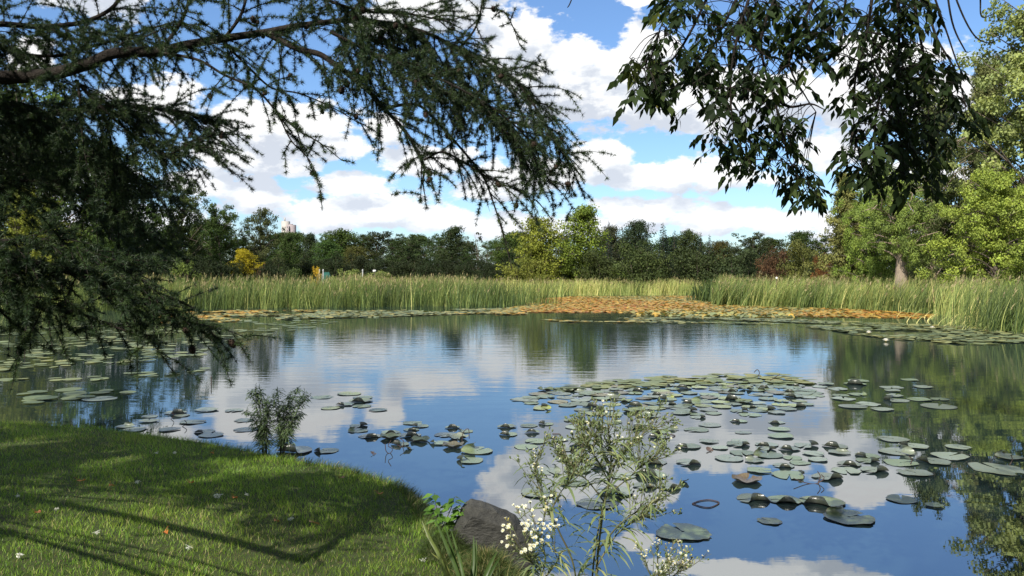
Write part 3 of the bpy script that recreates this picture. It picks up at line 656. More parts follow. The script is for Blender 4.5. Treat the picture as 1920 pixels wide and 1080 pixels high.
def pad_mesh(name, g, fold=0., curl=0., chord=.35, wave=.02, chew=.04):
    """unit pad (radius 1): notch to +x, optional lobe folded up over a chord, optional raised rim"""
    na, nr = 48, 9; a = np.linspace(.12, 2*PI - .12, na); rim = 1 + chew*np.sin(a*g.integers(3, 7) + g.uniform(0, 6)) + g.normal(size=na)*chew*.35
    rings = [np.linspace(.06, 1, nr)[k] for k in range(nr)]; v = []
    for q in rings:
        x, y = np.cos(a)*q*(1 + (rim-1)*q), np.sin(a)*q*(1 + (rim-1)*q)
        z = wave*q*q*np.sin(a*3 + g.uniform(0, .3)) + curl*np.clip(q - .72, 0, 1)*1.0*(1 + .4*np.sin(a*5)); v.append(np.stack([x, y, z], 1))
    v = np.concatenate(v)
    if fold:
        s = v[:, 1] - chord - .9*(v[:, 0] - .1)**2; m = s > 0; b0 = v[m, 1] - s[m]; th = s[m]/fold    # the edge rolls up over a small radius
        v[m, 1] = b0 + fold*np.sin(th); v[m, 2] += fold*(1 - np.cos(th))
    i = np.arange(nr-1)[:, None]*na + np.arange(na-1)[None]; i = i.ravel(); f = np.stack([i, i+1, i+na+1, i+na], 1)[:, ::-1]
    mb = MB(); mb.add(v, f, np.repeat(np.array(rings), na)**6); return mb.mesh(name, m_pad, True)
g5 = np.random.default_rng(5)
FLAT = [pad_mesh('pad_flat', g5, wave=w, curl=c, chew=ch) for w, c, ch in ((.01, 0, .03), (.025, .03, .05), (.015, .0, .08), (.03, .06, .04), (.01, .0, .02))]
RIM = [pad_mesh('pad_rim', g5, curl=.55, chew=.05), pad_mesh('pad_rim', g5, curl=.8, wave=.04)]
FOLD = [pad_mesh('pad_fold', g5, fold=f, chord=c, wave=.02) for f, c in ((.17, .45), (.20, .35), (.15, .5), (.24, .45), (.22, .25))]
pads = []
def put_pad(x, y, r, kind, col, label, group=None, rz=None, name='lily_pad'):
    me = (FLAT if kind == 'flat' else RIM if kind == 'rim' else FOLD); me = me[RNG.integers(len(me))]
    o = link(name, me); o.location = (x, y, .005 + .012*RNG.random()); o.scale = (r, r*RNG.uniform(.9, 1.05), r)
    o.rotation_euler = (RNG.normal()*.007, RNG.normal()*.007, RNG.uniform(0, 6.28) if rz is None else rz)
    k = RNG.uniform(.65, 1.3); o.color = (*[c*k for c in col], 1); tag(o, label, 'lily pad', group); pads.append((x, y, r)); return o
PG, PY, PB, PGREY = (.125, .165, .085), (.20, .23, .07), (.12, .08, .04), (.16, .19, .14)
# pads one can single out: px, py, width in px, kind, colour, facing, label
for (x, y, w, kd, col, rz, lab) in [
    (1280, 1000, 96, 'flat', (.10, .14, .06), 1.9, 'large pale green lily pad nearest the white-flowered plant, alone on dark blue water'),
    (1592, 972, 90, 'fold', (.085, .12, .055), .4, 'large lily pad with an upturned lobe, alone low at the right'),
    (1443, 978, 46, 'flat', (.08, .11, .05), 2.2, 'small lily pad alone below the row of three touching pads'),
    (1690, 937, 58, 'flat', (.09, .12, .06), 1.2, 'flat lily pad drifting by the reflected poplar, left one of two'),
    (1752, 949, 34, 'flat', (.09, .12, .06), .3, 'smaller lily pad drifting by the reflected poplar, right one of two'),
    (1412, 936, 62, 'fold', (.08, .10, .05), 3.4, 'folded pad at the left end of the row of three touching pads'),
    (1472, 938, 66, 'fold', (.09, .12, .05), 3.0, 'middle pad of the row of three touching pads, its far lobe raised'),
    (1540, 942, 84, 'fold', (.12, .15, .05), 2.6, 'right pad of the row of three touching pads, with a bright folded edge'),
    (1400, 902, 60, 'rim', PB, 1., 'dark brown pad with a high curled rim above the row of three'),
    (1674, 824, 56, 'flat', PGREY, 2.5, 'grey-green pad with a ragged tip, alone in the tree reflection'),
    (1870, 880, 100, 'flat', PGREY, 1.7, 'widest pad at the right edge, in the dark tree reflection'),
    (1892, 858, 50, 'fold', PGREY, .7, 'pad with a dark raised lobe at the right edge'),
    (1715, 888, 60, 'flat', PGREY, 2., 'round pad with a thin stalk standing on it, right of the cloud reflection'),
    (1760, 762, 70, 'flat', PGREY, 1., 'long flat pad on the right below the small scattered ones'),
    (850, 838, 40, 'rim', (.06, .055, .035), 0, 'cupped dark-rimmed pad left of the flowering plant'),
    (895, 846, 62, 'fold', PG, 1.0, 'upper pad of the pair right of the cupped pad'),
    (880, 864, 52, 'fold', PG, 2.0, 'lower pad of the pair right of the cupped pad'),
    (553, 846, 66, 'fold', PGREY, 2.9, 'pad with a dark curled edge just right of the waterside willow herb'),
    (612, 846, 44, 'fold', PG, 2.4, 'small pad with a dark lobe, second from the waterside willow herb'),
    (188, 748, 62, 'flat', PGREY, 1., 'pale pad alone in the dark reflection at the left'),
    (1075, 905, 58, 'fold', PG, 1., 'pad with a raised lobe seen through the flowering plant'),
    (1010, 925, 70, 'flat', PGREY, 2., 'broad flat pad right of the rock, behind the flowering plant'),
    (1120, 945, 80, 'flat', PGREY, .5, 'broad pad behind the lower stems of the flowering plant')]:
    q = G(x, y); put_pad(q[0], q[1], w/2/FPX*q[1], kd, col, lab, rz=rz)
for x, y, r, lab in ((1284, 905, .055, 'small curled brown leaf floating right of the flowering plant'), (765, 842, .07, 'brown rolled leaf floating at the near side of the small group'), (700, 852, .04, 'tiny dark leaf floating nearest the lawn'), (1330, 845, .05, 'small dark curled leaf floating below the raft')):
    q = G(x, y); o = put_pad(q[0], q[1], r, 'rim', (.07, .035, .022), lab, name='floating_leaf'); o['category'] = 'leaf'; o.rotation_euler[0] += .5
PADKIND = {'flat': 'flat', 'rim': 'dark-rimmed curled', 'fold': 'folded'}
def pad_field(poly, n, size, mix, cols, where, sep=.82, var=.25):
    w = gpoly(poly); c = 0; tries = 0
    while c < n and tries < n*40:
        tries += 1; q = sample_poly(w, 1)[0]; r = .5*size*RNG.uniform(1-var, 1+var)
        if sdist(q[0], q[1]) > -.12 or any((q[0]-a)**2 + (q[1]-b)**2 < (sep*(r+e))**2 for a, b, e in pads[-400:]): continue
        kd = RNG.choice(['flat', 'rim', 'fold'], p=mix); col = cols[RNG.integers(len(cols))]
        rz = RNG.normal()*.7 + PI if kd == 'fold' and RNG.random() < .6 else None
        put_pad(q[0], q[1], r, kd, col, f'{PADKIND[kd]} lily pad {where}', f'{PADKIND[kd]} lily pads {where}', rz); c += 1
pad_field([(965, 762), (985, 732), (1150, 722), (1340, 716), (1500, 718), (1530, 735), (1515, 762), (1440, 778), (1300, 786), (1150, 780)], 150, .30, (.68, .07, .25), (PG, PG, PGREY, PY, PG, PG, PGREY, (.14, .12, .045)), 'in the dense floating raft at mid pond', .62)
pad_field([(930, 800), (1010, 785), (1250, 788), (1500, 790), (1500, 850), (1330, 880), (1000, 850)], 38, .28, (.45, .05, .5), (PG, PGREY), 'in the loose scatter below the raft', 1.0)
pad_field([(640, 806), (700, 792), (840, 790), (900, 822), (800, 838), (680, 836)], 16, .27, (.3, .05, .65), (PGREY, PG), 'in the small group left of the flowering plant', .9)
pad_field([(1000, 850), (1320, 850), (1290, 940), (1010, 920)], 10, .32, (.35, .05, .6), (PG, PGREY), 'around the flowering plant', .9)
pad_field([(1380, 830), (1560, 835), (1700, 870), (1640, 892), (1420, 905)], 21, .31, (.34, .06, .6), (PGREY, PG), 'in the near group on the reflected cloud', .85)
pad_field([(1540, 715), (1720, 712), (1800, 750), (1620, 775), (1530, 745)], 19, .36, (.88, .03, .09), (PGREY, PGREY, PG), 'on the tree reflection at the right', 1.0)
pad_field([(1620, 860), (1720, 835), (1830, 840), (1740, 880)], 7, .34, (.7, .05, .25), (PGREY,), 'trailing off to the right bank', 1.)
pad_field([(180, 800), (290, 765), (470, 770), (470, 815), (330, 822)], 14, .30, (.85, .0, .15), (PGREY,), 'on the bright cloud reflection near the lawn', 1.)
pad_field([(575, 742), (660, 735), (745, 770), (640, 790)], 8, .34, (.85, 0, .15), (PY, PG), 'in the yellowish patch right of the waterside willow herb', .9)
print('individual pads', len(pads))
# pads too far to tell apart: one mass each
m_farpad = leaf_mat('far_lily_pads', [(0, (.10, .135, .075)), (.35, (.17, .20, .095)), (.55, (.24, .22, .075)), (.72, (.38, .23, .040)), (.87, (.30, .125, .030)), (1, (.15, .06, .025))], trans=.1, vary=.5, clump=.25, rough=.5, spec=.22)
def far_pads(name, label, poly, n, size, rlo, rhi, tilt=.06, lift=0., patchy=0.):
    w = gpoly(poly); p = sample_poly(w, n)
    if patchy:
        k = np.sin(p[:, 0]*.8 + 2.2*np.sin(p[:, 1]*.55))*np.sin(p[:, 1]*.7 + 1.5*np.sin(p[:, 0]*.5)); p = p[k > patchy - 1]
    n = len(p); r = size*.5*RNG.uniform(.6, 1.3, n); a = np.arange(10)*2*PI/10
    n3 = norm(np.c_[RNG.normal(size=(n, 2))*tilt, np.ones(n)]); s = norm(np.cross(n3, [1., .2, 0])); u = np.cross(s, n3)
    z = .012 + .02*RNG.random(n) + lift*RNG.random(n)
    c = np.c_[p, z]; v = c[:, None] + r[:, None, None]*(np.cos(a)[None, :, None]*s[:, None] + np.sin(a)[None, :, None]*u[:, None])
    pt = .5 + .5*np.sin(p[:, 0]*.35 + 1.2*np.sin(p[:, 1]*.21)) 
    q = np.clip(rlo + (rhi-rlo)*(RNG.random(n)*.65 + pt*.35), 0, 1)
    mb = MB(); mb.add(v.reshape(-1, 3), np.arange(n)[:, None]*10 + np.arange(10)[None], np.repeat(q, 10)); tag(mb.build(name, m_farpad), label, 'lily pads', kind='stuff')
far_pads('far_lily_pads', 'yellow and orange lily leaves carpeting the water before the middle reeds', [(900, 586), (985, 572), (1010, 560), (1080, 556), (1320, 555), (1400, 573), (1600, 580), (1760, 590), (1740, 597), (1500, 594), (1300, 589), (1150, 586)], 26000, .21, .30, 1., .11, .0)
far_pads('far_lily_pads', 'bright yellow lily leaves along the near edge of the orange carpet', [(1180, 584), (1330, 588), (1500, 592), (1480, 597), (1300, 596), (1190, 591)], 380, .28, .3, .84, .3, .06)
far_pads('far_lily_pads', 'green and tan lily pads fringing the left reeds', [(300, 588), (420, 583), (560, 582), (760, 583), (960, 578), (990, 590), (820, 593), (560, 598), (380, 606), (300, 610)], 5200, .30, .05, .85, .08, .02, .75)
far_pads('far_lily_pads', 'thin line of floating pads before the orange carpet', [(1010, 600), (1100, 597), (1300, 596), (1500, 600), (1640, 606), (1500, 609), (1250, 606), (1060, 604)], 1200, .28, .05, .75, .05, .02, .8)
far_pads('far_lily_pads', 'green-yellow pads by the right reeds', [(1500, 612), (1640, 606), (1800, 612), (2100, 630), (2250, 650), (1950, 648), (1800, 646), (1650, 634)], 1900, .30, .05, .7, .06, .02, .75)
far_pads('far_lily_pads', 'pale pads spread over the dark water at the left', [(-240, 630), (0, 612), (330, 606), (560, 600), (640, 604), (520, 625), (400, 655), (385, 715), (120, 715), (-100, 745)], 1000, .31, 0, .45, .03, 0, .85)
far_pads('far_lily_pads', 'pads floating close to the left bank shadow', [(-30, 770), (20, 735), (240, 728), (260, 742), (120, 752)], 16, .36, 0, .4, .02)

far_pads('raft_edge_pads', 'small pads crowded along the far edge of the mid-pond raft', [(990, 735), (1150, 714), (1340, 703), (1500, 704), (1530, 722), (1340, 720), (1150, 728)], 120, .30, 0, .5, .04, .01)
# lily flowers, dead stalks
m_petal = leaf_mat('white_petals', [(0, (.75, .73, .70)), (1, (.85, .80, .78))], trans=.2, vary=.1, clump=.05)
m_stalk = solid_mat('dark_stalk', (.030, .018, .016), (.060, .035, .028), 20, .6)
m_yellow = solid_mat('yellow_stamens', (.55, .36, .03), None, 5, .7)
for x, y, lab in ((1661, 641, 'white water lily on the pads by the right reeds, the nearest one'), (1629, 626, 'white water lily left of the nearest one, farther out'), (1748, 617, 'white water lily close to the right reeds')):
    q = G(x, y); o = thing('water_lily', lab, 'flower', (q[0], q[1], .03)); mb = MB()
    for ring, (e, n, L) in enumerate(((.35, 9, .11), (.8, 8, .10), (1.2, 6, .08))):
        a = np.arange(n)*2*PI/n + ring*.3; ax = np.stack([np.cos(a)*math.cos(e), np.sin(a)*math.cos(e), np.full(n, math.sin(e))], 1); leaf_quads(mb, ax*.01, ax, np.tile([0, 0, 1.], (n, 1)) + ax*.1, L, .045, RNG.random(n), fold=.15)
    mb.build('petals', m_petal, o); mb = MB(); tube(mb, [(0, 0, 0), (0, 0, .03), (0, 0, .05)], [.02, .022, .01], 8); mb.build('stamens', m_yellow, o)
for pts, d_off, lab in [
    ([(1298, 944), (1316, 950), (1332, 951), (1346, 945), (1347, 941), (1330, 937), (1312, 939), (1298, 944)], 0, 'dead stalk looped into an oval on blue water right of the flowering plant'),
    ([(1488, 897), (1510, 905), (1530, 907), (1545, 897), (1540, 890)], 0, 'bent reddish stalk lying beside the curled brown pad'),
    ([(1534, 905), (1538, 893), (1533, 884)], 0, 'short upright stalk beside the bent reddish stalk'),
    ([(722, 832), (724, 846), (731, 850), (736, 842), (728, 836), (733, 826)], 0, 'thin dead stalk loop, left one of two in the small group'),
    ([(745, 834), (754, 838), (757, 828), (750, 822)], 0, 'thin dead stalk loop, right one of two in the small group'),
    ([(866, 832), (868, 812), (878, 804), (880, 822)], 0, 'tall arched dead stalk above the cupped pad'),
    ([(1030, 818), (1040, 824), (1052, 822), (1050, 814), (1036, 813)], 0, 'dark stalk ring left of the flowering plant top'),
    ([(1240, 817), (1256, 820), (1266, 817), (1256, 814), (1241, 816)], 0, 'flat dark stalk ring right of the flowering plant top'),
    ([(1706, 872), (1710, 862), (1704, 855)], 0, 'hooked stalk standing on the round pad at the right'),
    ([(1893, 872), (1898, 862), (1896, 854)], 0, 'hooked stalk at the right edge pads'),
    ([(1418, 708), (1424, 700), (1420, 693), (1414, 698)], 0, 'hooked stalk standing above the raft, left one'),
    ([(1440, 716), (1452, 708), (1462, 702)], 0, 'slanting stalk standing above the raft, right one'),
    ([(322, 772), (326, 780), (320, 786)], 0, 'broken stalk among the pads on the cloud reflection'),
    ([(342, 800), (350, 794), (346, 788)], 0, 'forked short stalk near the lawn'),
    ([(396, 722), (396, 706)], 0, 'thin upright stick in the water left of the waterside willow herb'),
    ([(32, 668), (34, 655), (40, 652)], 0, 'pale broken reed standing at far left, shorter one'),
    ([(46, 672), (47, 658), (50, 655)], 0, 'pale broken reed standing at far left, taller one')]:
    y0 = max(p[1] for p in pts); d = G(pts[0][0], y0)[1]; pp = np.array([P(x, y, d) for x, y in pts]); pp[:, 2] = np.maximum(pp[:, 2], -.01)
    if 'oval' in lab or ' ring ' in lab: pp = np.array([G(x, y, .006) for x, y in pts])
    mb = MB(); tube(mb, smooth_path(pp, 5), .0048 if d < 12 else .008, 6); o = mb.build('lily_stalk', m_stalk, smooth=True); tag(o, lab, 'dead stalk')

# ------------------------------------------------------------------ small things on the lawn
m_or = leaf_mat('autumn_leaf', [(0, (.50, .20, .03)), (.5, (.45, .15, .035)), (1, (.25, .14, .07))], trans=.2, vary=.3)
m_fluff = leaf_mat('white_down', [(0, (.5, .5, .48)), (1, (.7, .7, .68))], trans=.3, vary=.1)
def lawn_pt(px, py):
    z = .3
    for _ in range(6): q = G(px, py, z); z = float(height(q[0], q[1]))
    return np.array([q[0], q[1], z])
for px, py, s, col, lab in ((152, 908, .075, 0., 'bright orange fallen leaf on the lawn'), (209, 917, .06, .6, 'small reddish fallen leaf right of the bright orange one'), (358, 911, .06, .55, 'dull orange fallen leaf in the shade of the lawn'),
        (398, 855, .05, .2, 'small orange leaf near the lawn edge by the willow herb'), (588, 988, .10, 1., 'tan curled leaf lying on the middle of the lawn'), (518, 984, .05, .9, 'small brown leaf left of the tan curled leaf'), (640, 902, .07, .95, 'tan leaf near the lawn edge in the shade'),
        (70, 968, .05, .8, 'brownish leaf low at the left of the lawn'), (712, 932, .07, .7, 'dull red leaf near the bank by the rock'), (310, 1006, .05, .5, 'orange-brown leaf low on the lawn'), (440, 940, .05, .6, 'small rusty leaf beside a white feather')):
    q = lawn_pt(px, py); o = link('fallen_leaf', None) if False else None; mb = MB(); a = np.linspace(.4, 2*PI-.4, 9); rr = 1 + .25*np.cos(a*3); ct = RNG.uniform(.2, .5)
    ring = np.stack([np.cos(a)*rr*.5*s, np.sin(a)*rr*.42*s, .22*s*np.abs(np.sin(a))*ct + .012*np.cos(a*2)], 1); mb.add(np.concatenate([[[0, 0, 0]], ring]), [[0, k+1, k+2] for k in range(8)], np.full(10, col)); tube(mb, [(0, 0, 0), (.35*s, .02*s, .02), (.7*s, 0, .03)], .0015, 4, col)
    o = mb.build('fallen_leaf', m_or); o.location = q + [0, 0, .034]; o.rotation_euler = (RNG.uniform(.1, .5), RNG.uniform(-.2, .2), RNG.uniform(0, 6)); tag(o, lab, 'leaf')
for px, py, s, lab in ((36, 1050, .04, 'fluffy white feather tuft at the lower left of the lawn'), (409, 936, .05, 'white feather lying in mid lawn'), (258, 910, .035, 'small white feather right of the orange leaf'), (355, 1035, .03, 'small white feather low on the lawn'), (462, 934, .025, 'tiny white feather right of the mid lawn one'),
        (34, 937, .03, 'faint white feather at the left of the lawn'), (181, 1007, .03, 'faint white feather low left of centre on the lawn'), (106, 962, .03, 'faint white feather at the lower left, above the fluffy tuft'), (328, 854, .035, 'pale feather near the lawn edge'), (545, 980, .035, 'white feather left of the tan leaf'), (293, 855, .03, 'pale feather at the upper lawn edge, left one'), (793, 1058, .03, 'white feather low at the bank by the flag leaves')):
    q = lawn_pt(px, py); n = 46; mb = MB(); ax = norm(RNG.normal(size=(n, 3))*[1, 1, .5] + [.3, 0, .2]); leaf_quads(mb, RNG.normal(size=(n, 3))*s*[.22, .22, .1], ax, rdir(n), s*RNG.uniform(.3, .6, n), s*.18, RNG.random(n), wide=.5)
    tube(mb, [(-s, 0, 0), (0, 0, .01), (s*.9, .1*s, .02)], .0012, 4); o = mb.build('feather', m_fluff); o.location = q + [0, 0, .03]; o.rotation_euler = (0, 0, RNG.uniform(0, 6)); tag(o, lab, 'feather')
# ------------------------------------------------------------------ bankside plants
m_blade = leaf_mat('flag_leaves', [(0, (.040, .075, .018)), (.6, (.065, .105, .026)), (1, (.20, .19, .06))], trans=.3, vary=.35, clump=.15, rough=.4)
m_herb = leaf_mat('herb_leaves', [(0, (.06, .095, .045)), (1, (.10, .14, .06))], trans=.25, vary=.5, clump=.2, rough=.5)
m_aster = leaf_mat('aster_leaves', [(0, (.12, .17, .07)), (.8, (.19, .235, .10)), (1, (.25, .25, .11))], trans=.35, vary=.4, clump=.2, rough=.5)
m_stem = solid_mat('green_stem', (.07, .09, .035), (.12, .10, .05), 12, .6)
m_stemd = solid_mat('dark_stem', (.025, .030, .016), (.05, .04, .025), 12, .6)
def flag_leaf(path, d, w, label, r):
    p = smooth_path(np.array([P(x, y, d + k*.06) for k, (x, y) in enumerate(path)]), 5); n = len(p); u = np.linspace(0, 1, n)
    t = norm(np.gradient(p, axis=0)); s = norm(np.cross(t, [0.12, 1., 0.15])); ww = w*np.minimum(1, (1.02-u)*3)**.7; mid = np.cross(s, t)
    v = np.concatenate([p - s*ww[:, None]/2, p + mid*(ww*.22)[:, None], p + s*ww[:, None]/2]); i = np.arange(n-1)
    return v, np.concatenate([np.stack([i, i+n, i+n+1, i+1], 1), np.stack([i+n, i+2*n, i+2*n+1, i+n+1], 1)]), r
def flag_plant(leaves, d, label, w=.022):
    o = thing('flag_plant', label, 'plant', P(leaves[0][0][0][0], leaves[0][0][0][1], d)); off = np.array(o.location)
    for path, r in leaves:
        v, f, rr = flag_leaf(path, d + RNG.uniform(-.05, .05), w*RNG.uniform(.8, 1.1), '', r); mb = MB(); mb.add(v - off, f, rr); mb.build('leaf', m_blade, o, True)
flag_plant([([(880, 1200), (862, 1090), (840, 1030), (815, 972)], .3), ([(885, 1200), (866, 1100), (850, 1040), (833, 980)], .1), ([(890, 1200), (872, 1100), (862, 1050), (846, 995)], .4), ([(870, 1200), (846, 1090), (826, 1040), (798, 1002)], .9),
            ([(865, 1190), (830, 1060), (806, 1010), (791, 976)], .7), ([(882, 1200), (858, 1120), (836, 1062), (808, 1036)], .8)], 4.6, 'fan of long flag leaves leaning left in front of the rock')
flag_plant([([(886, 1200), (884, 1100), (888, 1050), (888, 1005)], .2), ([(890, 1200), (888, 1110), (891, 1060), (893, 1012)], .4)], 4.75, 'upright pair of flag leaves in front of the rock', .026)
flag_plant([([(890, 1200), (905, 1100), (918, 1060), (932, 1034)], .3), ([(895, 1200), (908, 1110), (922, 1070), (938, 1045)], .1)], 4.7, 'flag leaves leaning right in front of the rock', .024)

# small leafy sapling on the bank by the rock
def sapling():
    d = 5.85; base = P(822, 1020, d); o = thing('leafy_sapling', 'small bright-leaved sapling on the bank left of the rock', 'sapling', base); st, lf = MB(), MB()
    for path in ([(822, 1020), (822, 980), (818, 950), (815, 925)], [(822, 1020), (832, 985), (845, 955), (852, 932)], [(822, 1020), (838, 990), (858, 970), (866, 950)]):
        pp = smooth_path(np.array([P(x, y, d + RNG.uniform(-.04, .04)) for x, y in path]), 5) - base; tube(st, pp, np.linspace(.006, .002, len(pp)), 5)
        for k in range(3, len(pp)):
            for q in range(2):
                a = RNG.uniform(0, 6.28); ax = np.array([[math.cos(a), math.sin(a)*.8, -.35]]); s = RNG.uniform(.055, .10)
                c = pp[k][None] + ax*.012; leaf_quads(lf, c, ax, np.array([[0, -.35, 1.]]) + rdir(1)*.35, s, s*.62, np.array([RNG.random()]), fold=.12, wide=.38)
    st.build('stems', m_stemd, o); lf.build('leaves', leaf_mat('sapling_leaves', [(0, (.055, .12, .02)), (1, (.10, .19, .03))], trans=.35, vary=.4, rough=.35), o)
sapling()

# willow herb standing in the water edge
def willow_herb(px, py, d, stems, label):
    base = P(px, py, d); base[2] = max(0., float(height(base[0], base[1]))) - .02; o = thing('willow_herb', label, 'plant', base); st, lf = MB(), MB(); bd = lf
    for (x0, x1, y1) in stems:
        lean = x1 - x0; pp = smooth_path(np.array([P(x0, py + 2, d), P(x0 + lean*.2, py - (py-y1)*.4, d - .03), P(x0 + lean*.55, py - (py-y1)*.75, d + RNG.uniform(-.12, .12)), P(x1, y1, d + RNG.uniform(-.18, .18))]), 8) - base
        tube(st, pp, np.linspace(.006, .0022, len(pp)), 5); n = 170
        u = RNG.uniform(.12, 1, n)**.85; k = u*(len(pp)-1.01); ki = k.astype(int); c = pp[ki] + (pp[ki+1]-pp[ki])*(k-ki)[:, None]
        a = RNG.uniform(0, 6.28, n); ax = np.stack([np.cos(a), np.sin(a), RNG.uniform(-.5, .5, n)], 1); L = RNG.uniform(.08, .16, n)*(1.1 - .45*u); L2 = L
        ribbons(lf, c, norm(ax + [0, 0, .4]), np.stack([np.cos(a)*.2, np.sin(a)*.2, np.full(n, -1.5)], 1), L2, .017, RNG.random(n), 3, wprof=[.35, 1, .75, .08])
        for q in range(5):
            ax = norm(rdir(1)[0]*.8 + [0, 0, 1]); b = pp[-1] - [0, 0, .02*q]; tube(bd, [b, b + ax*.035, b + ax*.05], [.0012, .003, .001], 4)
    st.build('stems', m_stemd, o); lf.build('leaves', m_herb, o)  # the leaf mesh also holds the flower buds
willow_herb(498, 858, 8.95, [(496, 470, 735), (498, 462, 770), (499, 487, 728), (500, 500, 748), (495, 478, 725), (497, 505, 760), (492, 490, 800)], 'left clump of the dark narrow-leaved willow herb at the waterside')
willow_herb(528, 858, 8.9, [(527, 520, 730), (529, 545, 738), (531, 578, 742), (530, 558, 728), (528, 565, 775), (527, 535, 760), (526, 512, 742), (529, 572, 735)], 'right clump of the dark narrow-leaved willow herb at the waterside')

# white asters
m_ray = leaf_mat('aster_petals', [(0, (.55, .56, .40)), (1, (.74, .74, .62))], trans=.25, vary=.12, clump=.05)
m_disc = solid_mat('aster_discs', (.42, .34, .06), (.50, .40, .10), 9, .8)
def head_mesh():
    mb = MB(); u = np.array([0, 0, 1.]); th = np.arange(12)*2*PI/12; ax = np.stack([np.cos(th), np.sin(th), np.full(12, .3)], 1)
    leaf_quads(mb, ax*.10, ax, np.tile(u, (12, 1)), RNG.uniform(.36, .5, 12), .15, RNG.random(12), wide=.6)
    tube(mb, [(0, 0, -.3), (0, 0, .02), (0, 0, .08)], [.06, .17, .11], 7, .5, 1); return mb.mesh('flower_head', [m_ray, m_disc])
HEAD = head_mesh()
def aster(name, d, stems, base, label, nleaf=10, leafL=.15, heads=1., buds=1., hs=.0115):
    b0 = P(*base, d); b0[2] = float(height(b0[0], b0[1])) - .02; o = thing(name, label, 'plant', b0); st, lf, hd = MB(), MB(), []; bd = lf
    for (path, th, fl) in stems:
        pp = smooth_path(np.array([P(x, y, d + dd) for x, y, dd in path]), 7) - b0; n = len(pp)
        if path[0][1] > 1075: pp = np.concatenate([[[(pp[0][0])*.35, pp[0][1]*.3, 0.]], pp]); n += 1
        tube(st, pp, np.linspace(th, th*.35, n), 6); tan = norm(np.gradient(pp, axis=0))
        m = int(nleaf*n/18); k = RNG.integers(1, n, m); a = RNG.uniform(0, 6.28, m); L = leafL*RNG.uniform(.45, 1.1, m)*(1.1 - .55*k/n)
        ribbons(lf, pp[k], norm(np.stack([np.cos(a), np.sin(a), np.full(m, .55)], 1)), np.stack([np.cos(a)*.3, np.sin(a)*.3, np.full(m, -1.9)], 1), L, .0115*np.clip(L/.12, .35, 1.2), RNG.random(m), 4, wprof=[.4, 1, .9, .6, .06])
        if not fl: continue
        for q in range(int(fl*12)):                        # flowering side twigs near the top
            k0 = int(RNG.uniform(.45, 1)*(n-1)); a = RNG.uniform(0, 6.28); L = RNG.uniform(.05, .13); dv = norm(tan[k0]*.9 + [math.cos(a)*.75, math.sin(a)*.75, .25]); tw = np.array([pp[k0], pp[k0] + dv*L*.5, pp[k0] + dv*L + [0, 0, .015]]); tube(st, tw, [.0016, .0012, .0009], 4)
            m2 = 7; f = RNG.random(m2); c = tw[1] + (tw[2]-tw[1])*f[:, None]; ax = norm(dv + rdir(m2)*.9); leaf_quads(lf, c, ax, rdir(m2), .022, .0045, RNG.random(m2))
            m3 = RNG.integers(3, 7); c = tw[2] + rdir(m3)*.017 + dv*.008
            for cc in c: tube(st, [tw[2] - dv*.012, cc], .0007, 3)
            up = norm(dv + rdir(m3)*.6 + [0, -.3, .6]); op = RNG.random(m3) < heads
            hd += list(zip(c[op], up[op]))
            for cc, uu in zip(c[~op], up[~op]): tube(bd, [cc - uu*.004, cc + uu*.002, cc + uu*.007], [.0018, .0040, .0016], 5, .6)
    st.build('stems', m_stem, o); lf.build('leaves', m_aster, o)  # unopened buds are part of the leaf mesh
    random.shuffle(hd)
    for cc, uu in hd[:99]:
        h = link('flower_head', HEAD, o); h.location = cc; h.rotation_euler = Vector(uu).to_track_quat('Z', 'Y').to_euler(); k = hs*RNG.uniform(.75, 1.15); h.scale = (k, k, k)
aster('white_aster', 3.1, [
    ([(1112, 1300, -.1), (1118, 1080, 0), (1128, 980, 0), (1140, 910, .02), (1146, 865, .03), (1143, 825, .04), (1140, 795, .04)], .0055, 1.9),
    ([(1105, 1300, 0), (1110, 1090, .02), (1128, 960, .03), (1150, 880, .06), (1175, 840, .1), (1190, 822, .12)], .0045, 1.5),
    ([(1090, 1300, -.05), (1080, 1085, -.06), (1050, 1000, -.1), (1024, 950, -.12), (1008, 905, -.1), (1000, 868, -.08)], .0045, 1.9),
    ([(1132, 940, .03), (1105, 905, .0), (1080, 880, -.03), (1062, 858, -.03)], .003, 1.8),
    ([(1140, 900, 0), (1120, 862, -.05), (1106, 845, -.08), (1100, 828, -.08)], .003, 1.5),
    ([(1142, 880, 0), (1170, 850, .05), (1195, 825, .08), (1215, 806, .1), (1236, 808, .1)], .003, 1.3),
    ([(1136, 930, 0), (1180, 895, -.05), (1205, 870, -.06), (1228, 862, -.06)], .003, 1.7),
    ([(1120, 1060, 0), (1150, 1010, .03), (1176, 985, .05), (1205, 970, .05), (1226, 975, .05)], .0035, 1.4),
    ([(1122, 1030, 0), (1160, 985, -.08), (1190, 962, -.1), (1222, 945, -.1), (1240, 935, -.1)], .0035, 1.3),
    ([(1030, 965, -.1), (1050, 925, -.12), (1066, 905, -.13), (1072, 890, -.13)], .0025, 1.3),
    ([(1145, 850, 0), (1128, 830, 0), (1118, 818, 0)], .0025, 1.2)],
    (1112, 1500), 'tall white-flowered aster rising in front of the lily pads, the largest one', 26, .17, .30)
aster('white_aster', 2.75, [
    ([(1010, 1300, 0), (1016, 1110, 0), (1010, 1060, 0), (1000, 1040, 0)], .005, 0),
    ([(1010, 1070, 0), (1000, 1058, 0), (992, 1048, -.02), (987, 1040, -.02)], .003, 1.1),
    ([(1016, 1080, 0), (1022, 1050, .02), (1018, 1020, .03), (1008, 998, .04)], .003, .6),
    ([(1016, 1090, 0), (1040, 1060, .03), (1048, 1040, .04), (1032, 1026, .04)], .003, .3)],
    (1012, 1560), 'smaller aster with a bright white flower head beside the rock', 26, .13, .95, hs=.0145)
